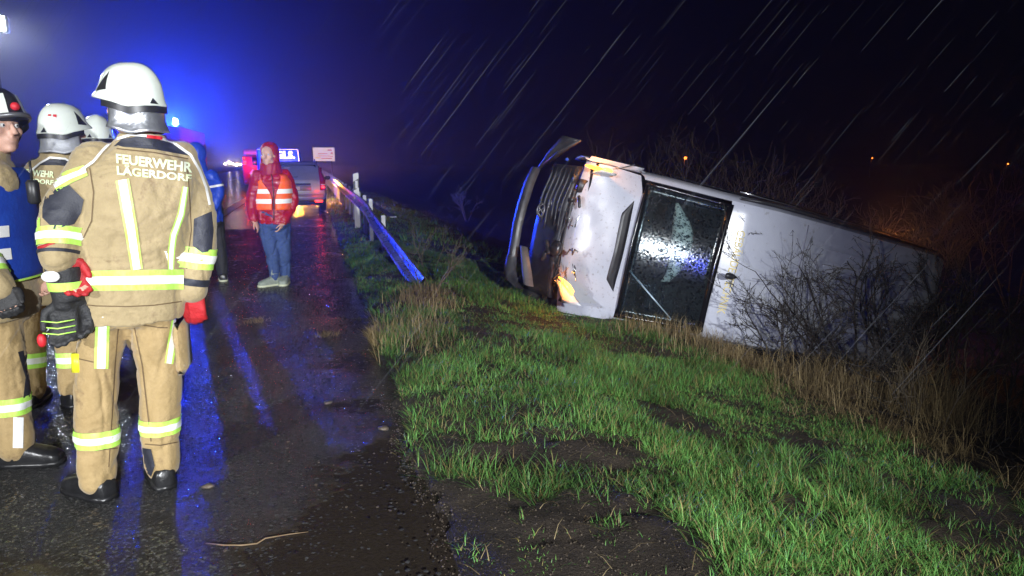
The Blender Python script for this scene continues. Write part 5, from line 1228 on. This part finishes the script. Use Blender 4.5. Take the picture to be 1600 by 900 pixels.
vb = MB(); vb.grid(lambda u, v: T.at(.14 + .80 * v, 2 * PI * u, .025), 44, 14); vst = vb.build('blue_vest', M['blue_vest'], rb, off=off); vst.modifiers.new('s', 'SOLIDIFY').thickness = .006
for t in (.30, .46): tband(vst, T, off, t, t + .08, M['white_tape'], 'white_stripe', .035, -1.1, 1.06)
tband(vst, T, off, .135, .15, M['lime'], 'lime_hem', .035)
tape(trs, bt, off, J['knR'], J['anR'], .30, .52, .2); tape(trs, bt, off, J['knL'], J['anL'], .30, .52, .2); tape(jk, bj, off, J['elR'], J['wrR'], .45, .75, .2)
poly_px(trs, bt, off, [(28, 550), (46, 545), (50, 590), (48, 628), (36, 625), (40, 590)], M['navy'], 'knee_patch')
strip_px(trs, bt, off, [(29, 652), (28, 700)], [16, 16], M['white_tape'], 'white_tab', .010)
b = MB(); p0 = pt(52, 300, 3.72); b.box(p0, (.05, .04, .11), bev=.012); b.tube([p0 + up * .05, p0 + up * .14], .006, 6); b.build('radio', M['black_plastic'], rb, off=off)
b = MB(); b.tube([T.at(.98, 4.2, .03), T.at(.8, 4.9, .035), T.at(.55, 5.4, .035)], .018, 6); b.build('vest_strap', M['black_plastic'], rb, off=off)

# --- firefighter behind them, back to us
J = stand(-1.60, 4.85, (.20, 1.0), 1.80)
J.update(head=pt(98, 206, 4.85), neck=pt(92, 248, 4.87), pel=pt(92, 440, 4.87), shL=pt(55, 272, 4.85), shR=pt(130, 272, 4.9), elL=pt(44, 345, 4.85), elR=pt(140, 350, 4.9), wrL=pt(60, 410, 4.75), wrR=pt(135, 415, 4.8))
J['hf'] = (cr * .75 + fh * .66).normalized()
rc, off, T, bj, bt, jk, trs = person('firefighter seen from behind with grey neck curtain, half hidden between his two colleagues', J, 'firefighters', glove='black_glove', seed=9)
helmet_last = helmet(rc, J['head'] + up * .035, J['hf'], off, curtain='curtain_grey')
hel, HP = helmet_last
for t0, ph, m_ in ((-.9, .42, 'signal_amber'), (1.9, .34, 'red_trim'), (2.15, .34, 'red_trim')):
    b = MB(); b.grid(lambda u, v: HP(t0 + .16 * u, ph + .07 * v, .003), 4, 3); b.build('helmet_sticker', M['red_trim'], hel, off=off)
text_px(jk, bj, off, 'FEUERWEHR', [(21, 262), (85, 268), (84, 278), (20, 272)], M['letter'], 'back_lettering'); text_px(jk, bj, off, 'LÄGERDORF', [(20, 274), (84, 280), (83, 289), (20, 284)], M['letter'], 'back_lettering')
poly_px(jk, bj, off, [(60, 258), (72, 249), (100, 248), (118, 256), (122, 262), (92, 258)], M['navy'], 'yoke_patch'); strip_px(jk, bj, off, [(42, 272), (62, 255), (78, 246), (102, 248), (124, 262)], [3] * 5, M['piping'], 'white_piping', .010)
for k in 'LR': tape(trs, bt, off, J['kn' + k], J['an' + k], .40, .62, .2)
tband(jk, T, off, .04, .13, M['lime'], 'lime_band', .008); tband(jk, T, off, .065, .105, M['silver_tape'], 'silver_stripe', .011)

# --- fourth firefighter, only the helmet shows
p = pt(153, 212, 6.0); J = stand(p.x, 6.0, (-.3, 1.0), 1.76); J['head'] = pt(153, 214, 6.0); J['hf'] = (-cr * .6 + fh * .8).normalized()
rd, off, T, bj, bt, jk, trs = person('firefighter of whom only a white helmet top shows behind the nearest one\'s shoulder', J, 'firefighters', glove='black_glove', seed=13, vox=.016)
helmet(rd, J['head'] + up * .035, J['hf'], off)

# --- person in blue jacket behind the nearest firefighter
p = pt(324, 300, 9.5); J = stand(p.x - .02, 9.5, (-.35, 1.0), 1.78)
J['head'] = pt(304, 241, 9.5); J['neck'] = pt(311, 266, 9.5); J['hf'] = (-cr * .8 + fh * .6).normalized(); J['shR'] = pt(335, 275, 9.5); J['elR'] = pt(343, 301, 9.48); J['wrR'] = pt(333, 327, 9.4); J['pel'] = pt(321, 340, 9.5)
re_, off, T, bj, bt, jk, trs = person('person in blue hooded rain jacket and dark trousers right behind the nearest firefighter', J, None, 'blue_jacket', 'dark_cloth', COAT, (.085, .075, .06), (.105, .085, .075), glove='black_glove', seed=17, foot='shoe')
b = MB(); hf = J['hf']; hr = hf.cross(up); A = Matrix((hr, hf, up)).transposed(); b.ball(J['head'] - hf * .03 + up * .01, (.115, .125, .145), 18, 12, A); b.tube([J['neck'] - up * .02, J['head'] - up * .06 - hf * .03], [.115, .10], 14)
hm = union(b, .012, 4, folds(.008, 3)); shift(hm, off); link_mesh('hood', hm, M['blue_jacket'], re_)
band(jk, bj, off, J['shR'], J['elR'], .55, .68, M['white_tape'], 'sleeve_stripe', .006, .2)
b = MB(); b.grid(lambda u, v: J['head'] + hf * (.115 + .07 * v) + hr * (.10 * (2 * u - 1)) + up * (.07 - .02 * v - .03 * (2 * u - 1) ** 2), 8, 3); b.build('cap_peak', M['black_plastic'], re_, off=off)

# --- man in the red jacket, facing us
p = pt(428, 300, 9.0); J = stand(p.x - .03, 9.02, (-.36, -.93), 1.78)
f = J['fwd']; R = J['R']
J.update(head=pt(419, 243, 8.98), neck=pt(422, 266, 9.02), pel=pt(427, 342, 9.05), shR=pt(399, 276, 9.0), shL=pt(449, 275, 9.06), elR=pt(393, 312, 9.05), elL=pt(460, 312, 9.1), wrR=pt(397, 344, 8.93), wrL=pt(443, 347, 8.93),
         hipR=pt(415, 350, 9.05), hipL=pt(440, 350, 9.07), knR=pt(425, 395, 9.0), knL=pt(443, 395, 9.05), anR=pt(430, 437, 9.0), anL=pt(446, 437, 9.1))
J['anL'].z = .085; J['anR'].z = .085; J['toeR'] = Vector((-.85, -.5, 0)).normalized(); J['toeL'] = Vector((-.15, -1, 0)).normalized(); J['hf'] = Vector((-.30, -.95, 0)).normalized()
J['hdL'] = Vector((-.45, .1, -.9)).normalized(); J['hdR'] = Vector((.4, .1, -.9)).normalized()
rr_, off, T, bj, bt, jk, trs = person('man in glossy red jacket and orange reflective vest, hands in his jeans pockets', J, None, 'red_jacket', 'jeans', COAT, (.09, .085, .06), (.112, .083, .07), sleeve_to=.93, seed=23, foot='shoe', footm='shoe', amp=.013)
def vest(u, v):
    t = .20 + .72 * v; gap = .10 + 1.0 * max(0, v - .35) ** 1.3; c_ = PI / 2 + .30; th = c_ + gap + (2 * PI - 2 * gap) * u
    return T.at(t, th, .020)
b = MB(); b.grid(vest, 56, 18); vv = b.build('orange_vest', M['orange_vest'], rr_, off=off); so = vv.modifiers.new('s', 'SOLIDIFY'); so.thickness = .006
def vt_(v0, v1, infl, name, m):
    b = MB()
    def P(u, v):
        w = v0 + (v1 - v0) * v; t = .20 + .72 * w; gap = .10 + 1.0 * max(0, w - .35) ** 1.3; th = PI / 2 + .30 + gap + (2 * PI - 2 * gap) * u; return T.at(t, th, infl)
    b.grid(P, 50, 2); b.build(name, m, vv, off=off)
vt_(.18, .31, .0245, 'white_stripe', M['white_tape']); vt_(.46, .59, .0245, 'white_stripe', M['white_tape'])
hf = J['hf']; hr = hf.cross(up).normalized(); A = Matrix((hr, hf, up)).transposed(); b = MB()
b.ball(J['head'] - hf * .052 + up * .05, (.112, .115, .12), 18, 12, A); b.ball(J['head'] - hf * .05 - up * .04, (.118, .085, .13), 16, 10, A); b.tube([J['head'] - hf * .03 - up * .07, J['neck'] - hf * .02 - up * .03], [.115, .14], 14)
hm = shift(union(b, .01, 4, folds(.006, 8)), off); hood_ = link_mesh('hood', hm, M['red_cap'], rr_)
b = MB(); b.tube([J['neck'] + hr * .09 * math.cos(a) + hf * (.085 * math.sin(a)) + up * (.015 - .03 * math.sin(a)) for a in np.linspace(0, 2 * PI, 21)], .028, 8, cap=False); b.build('collar', M['red_jacket'], rr_, off=off)
b = MB(); b.tube([J['head'] + hf * .079 - up * .058 + hr * x for x in (-.022, 0, .022)], [.004, .007, .004], 6); b.build('mouth', M['lip'], rr_, off=off)
b = MB(); b.tube([T.at(t, PI / 2 + .3, .008) for t in np.linspace(.0, .95, 14)], .006, 5); b.build('zip', M['black_plastic'], jk, off=off)

# ------------------------------------------------------------------ leafless shrubs
def grow(mb, p, d, L, r, depth, rs, spread=.7, lift=.1, minr=.0012, thorn=False):
    n = 4; pts = [p]; q = d.normalized()
    for i in range(n):
        q = (q + Vector((rs.gauss(0, .13), rs.gauss(0, .13), rs.gauss(0, .13) + lift * .12))).normalized(); pts.append(pts[-1] + q * L / n)
    mb.tube(pts, [max(minr, r * (1 - .5 * i / n)) for i in range(n + 1)], 5 if r > .006 else 3, cap=False)
    if thorn and r < .009:
        for k in range(4):
            a = pts[rs.randrange(1, n + 1)]; v = Vector((rs.gauss(0, 1), rs.gauss(0, 1), rs.gauss(0, 1))).normalized() * rs.uniform(.015, .05); mb.tube([a, a + v], [max(minr, r * .5), minr * .6], 3, cap=False)
    if depth == 0: return
    for k in range(rs.choice([1, 2, 3] if thorn else [2, 3, 3])):
        i = rs.randrange(1, n + 1); v = (q + Vector((rs.gauss(0, spread), rs.gauss(0, spread), rs.gauss(0, spread * .8) + lift))).normalized(); grow(mb, pts[i], v, L * rs.uniform(.55, .85), max(minr, r * .55), depth - 1, rs, spread, lift, minr, thorn)
def shrub(name, label, cat, x, y, h, stems, depth, m, seed, lean=(0, 0, 0), r=.014, group=None, spread=.6, thorn=False, minr=.0014):
    rs = random.Random(seed); z = gh(x, y) - .05; root = thing(name, label, cat, (x, y, z), group); a = MB(); c = MB()
    for k in range(stems):
        t = rs.uniform(0, 2 * PI); o = Vector((.12 * math.cos(t), .12 * math.sin(t), 0)) * rs.random(); d = Vector((.5 * math.cos(t), .5 * math.sin(t), 1.0)) + Vector(lean) * rs.uniform(.5, 1.2)
        pts = [o]; q = d.normalized()
        for i in range(4): q = (q + Vector((rs.gauss(0, .12), rs.gauss(0, .12), rs.gauss(0, .06)))).normalized(); pts.append(pts[-1] + q * h * .16)
        a.tube(pts, [r * (1 - .13 * i) for i in range(5)], 6, cap=False)
        for i in (2, 3, 4, 4):
            v = (q + Vector((rs.gauss(0, spread), rs.gauss(0, spread), rs.gauss(0, .4) + .15)) + Vector(lean) * .3).normalized(); grow(c, pts[i], v, h * rs.uniform(.22, .36), r * .5, depth, rs, spread, .12, minr, thorn)
    a.build('stem', M[m], root); c.build('twigs', M[m], root, smooth=False); return root
def at_px(px, py, Y):   # bush foot under a sight line, at road distance Y
    p = atY(px, py, Y); return p.x, Y
for (px, Y, h, st, dp_, sd, ln, lab) in [
    (1335, 6.3, 1.9, 5, 3, 1, (-.6, .0, .1), 'thorny leafless bush spreading over the middle of the van roof'),
    (1235, 6.2, .85, 6, 3, 2, (-.35, 0, 0), 'low dark bramble against the lower roof of the van behind the dry grass'),
    (1420, 6.2, 1.6, 5, 3, 3, (-.15, 0, .1), 'dense dark bush before the rear half of the van'),
    (1470, 6.6, 1.5, 7, 3, 14, (-.25, 0, .1), 'dark twiggy bush over the tail of the van'), (1500, 5.6, 1.25, 7, 3, 4, (.0, 0, 0), 'dark tangled bush right of the van tail'),
    (1380, 5.4, .9, 6, 3, 5, (-.2, 0, 0), 'lower dark bush between the tall brown stalks and the van'),
    (1585, 5.0, 1.2, 6, 3, 6, (.1, 0, 0), 'dark bush at the right edge above the dry brink')]:
    x, y = at_px(px, 520, Y); shrub('thorn_bush', lab, 'bush', x, y, h, st, dp_, 'bark', sd, ln, .016, 'thorn bushes in front of the van', .52, True, .0028)
x, y = at_px(1478, 600, 4.6); shrub('dry_sapling', 'thin pale dry stem with few twigs on the brink at the right', 'sapling', x, y, .85, 1, 2, 'bark_pale', 31, (0, 0, .3), .008, None, .4)
x, y = at_px(1430, 600, 4.9); shrub('dry_sapling', 'bent pale stalks left of the thin upright dry stem', 'sapling', x, y, .8, 4, 2, 'bark_pale', 32, (-.2, 0, .1), .006, None, .5)
q = hit(690, 470); shrub('dry_sapling', 'bare sapling twigs sticking out of the clump at the rail end', 'sapling', q.x - .1, q.y + .3, .62, 4, 2, 'bark_pale', 33, (.35, 0, 0), .009, None, .55)
q = hit(628, 420); shrub('dry_sapling', 'broken weed stalk behind the buried end of the rail', 'sapling', q.x + .45, q.y + .6, .7, 3, 2, 'bark_pale', 34, (0, 0, .2), .007, None, .5)
for (px, Y, h, sd, lab) in [(1045, 14, 3.0, 41, 'tall bare shrub behind the van under the orange lamp'), (1120, 15, 3.3, 42, 'tall bare shrub right of the orange lamp behind the van'), (1190, 13.5, 2.5, 43, 'pale bare shrub behind the middle of the van roof edge'),
                           (1290, 14, 2.3, 44, 'bare shrub beyond the van between middle and tail'), (1395, 11.8, 1.9, 45, 'bare shrub glowing orange beyond the van tail'), (1460, 11.2, 1.9, 46, 'orange lit bush at the end of the van tail'),
                           (1530, 11.5, 2.2, 47, 'dim bare shrub right of the orange lit bush'), (1590, 10.5, 2.6, 48, 'dim bare shrub at the right edge behind the others'), (960, 17, 2.6, 49, 'faint bare shrub left of the orange lamp behind the hood'), (730, 30, 1.3, 50, 'faint bluish shrub on the slope far left of the van')]:
    p = atY(px, 400, Y); x = p.x; shrub('bare_shrub', lab, 'shrub', x, Y, h, 6, 3, 'bark_pale', sd, (0, 0, .3), .018, 'bare shrubs beyond the van', .5, False, .0026)
# ground cover of dead brambles in the ditch
mb = MB(); rs = random.Random(77)
for k in range(420):
    x = rs.uniform(4.7, 9.5); y = rs.uniform(2.2, 7.6)
    if rs.random() > 1.1 - .1 * y: continue
    z = gh(x, y); d = Vector((rs.gauss(0, 1), rs.gauss(0, 1), rs.uniform(.5, 1.6))).normalized()
    grow(mb, Vector((x, y, z - .02)), d, rs.uniform(.2, .42), .005, 2, rs, .7, -.05, .0013)
props(mb.build('brambles', M['bark'], smooth=False), 'tangled dead brambles filling the dark ditch', 'brambles', kind='stuff')

# ------------------------------------------------------------------ rain
rm = bpy.data.materials.new('rain_water'); rm.use_nodes = True; nt = rm.node_tree; N = nt.nodes; L = nt.links
p_ = N['Principled BSDF']; p_.inputs['Base Color'].default_value = (.8, .85, .95, 1); p_.inputs['Roughness'].default_value = .2
t_ = N.new('ShaderNodeBsdfTransparent'); mx = N.new('ShaderNodeMixShader'); mx.inputs[0].default_value = .013; L.new(t_.outputs[0], mx.inputs[1]); L.new(p_.outputs[0], mx.inputs[2]); L.new(mx.outputs[0], N['Material Output'].inputs[0])
mb = MB(); rs = random.Random(3)
for k in range(1300):
    d_ = 1.6 + 11 * rs.random(); px = rs.uniform(-60, 1660); py = rs.uniform(-60, 620); c = CAM + ray(px, py) * d_
    if c.z < .4: continue
    a = (cr * .62 + up * .78 + fh * rs.gauss(0, .05)).normalized(); l = rs.uniform(.02, .10) * (1 + .15 * d_) * (2.2 if k % 12 == 0 else 1); w = rs.uniform(.0005, .0010) * (1 + .10 * d_) * (2.0 if k % 12 == 0 else 1)
    mb.tube([c - a * l, c + a * l * .2, c + a * l], [w * .7, w, w * .15], 4)
props(mb.build('rain', rm), 'slanting raindrops falling through the lamp light', 'rain', kind='stuff')

# ------------------------------------------------------------------ wet air
hz = bpy.data.materials.new('wet_air'); hz.use_nodes = True; nt = hz.node_tree; N = nt.nodes; L = nt.links
N.remove(N['Principled BSDF']); v_ = N.new('ShaderNodeVolumePrincipled'); v_.inputs['Color'].default_value = (.9, .93, 1, 1); v_.inputs['Density'].default_value = HAZE_DENSITY; v_.inputs['Anisotropy'].default_value = HAZE_G
L.new(v_.outputs[0], N['Material Output'].inputs['Volume'])
mb = MB(); mb.box((0, 780, 11), (1500, 1680, 27)); props(mb.build('haze', hz, smooth=False), 'rain haze filling the night air', 'haze', kind='stuff')
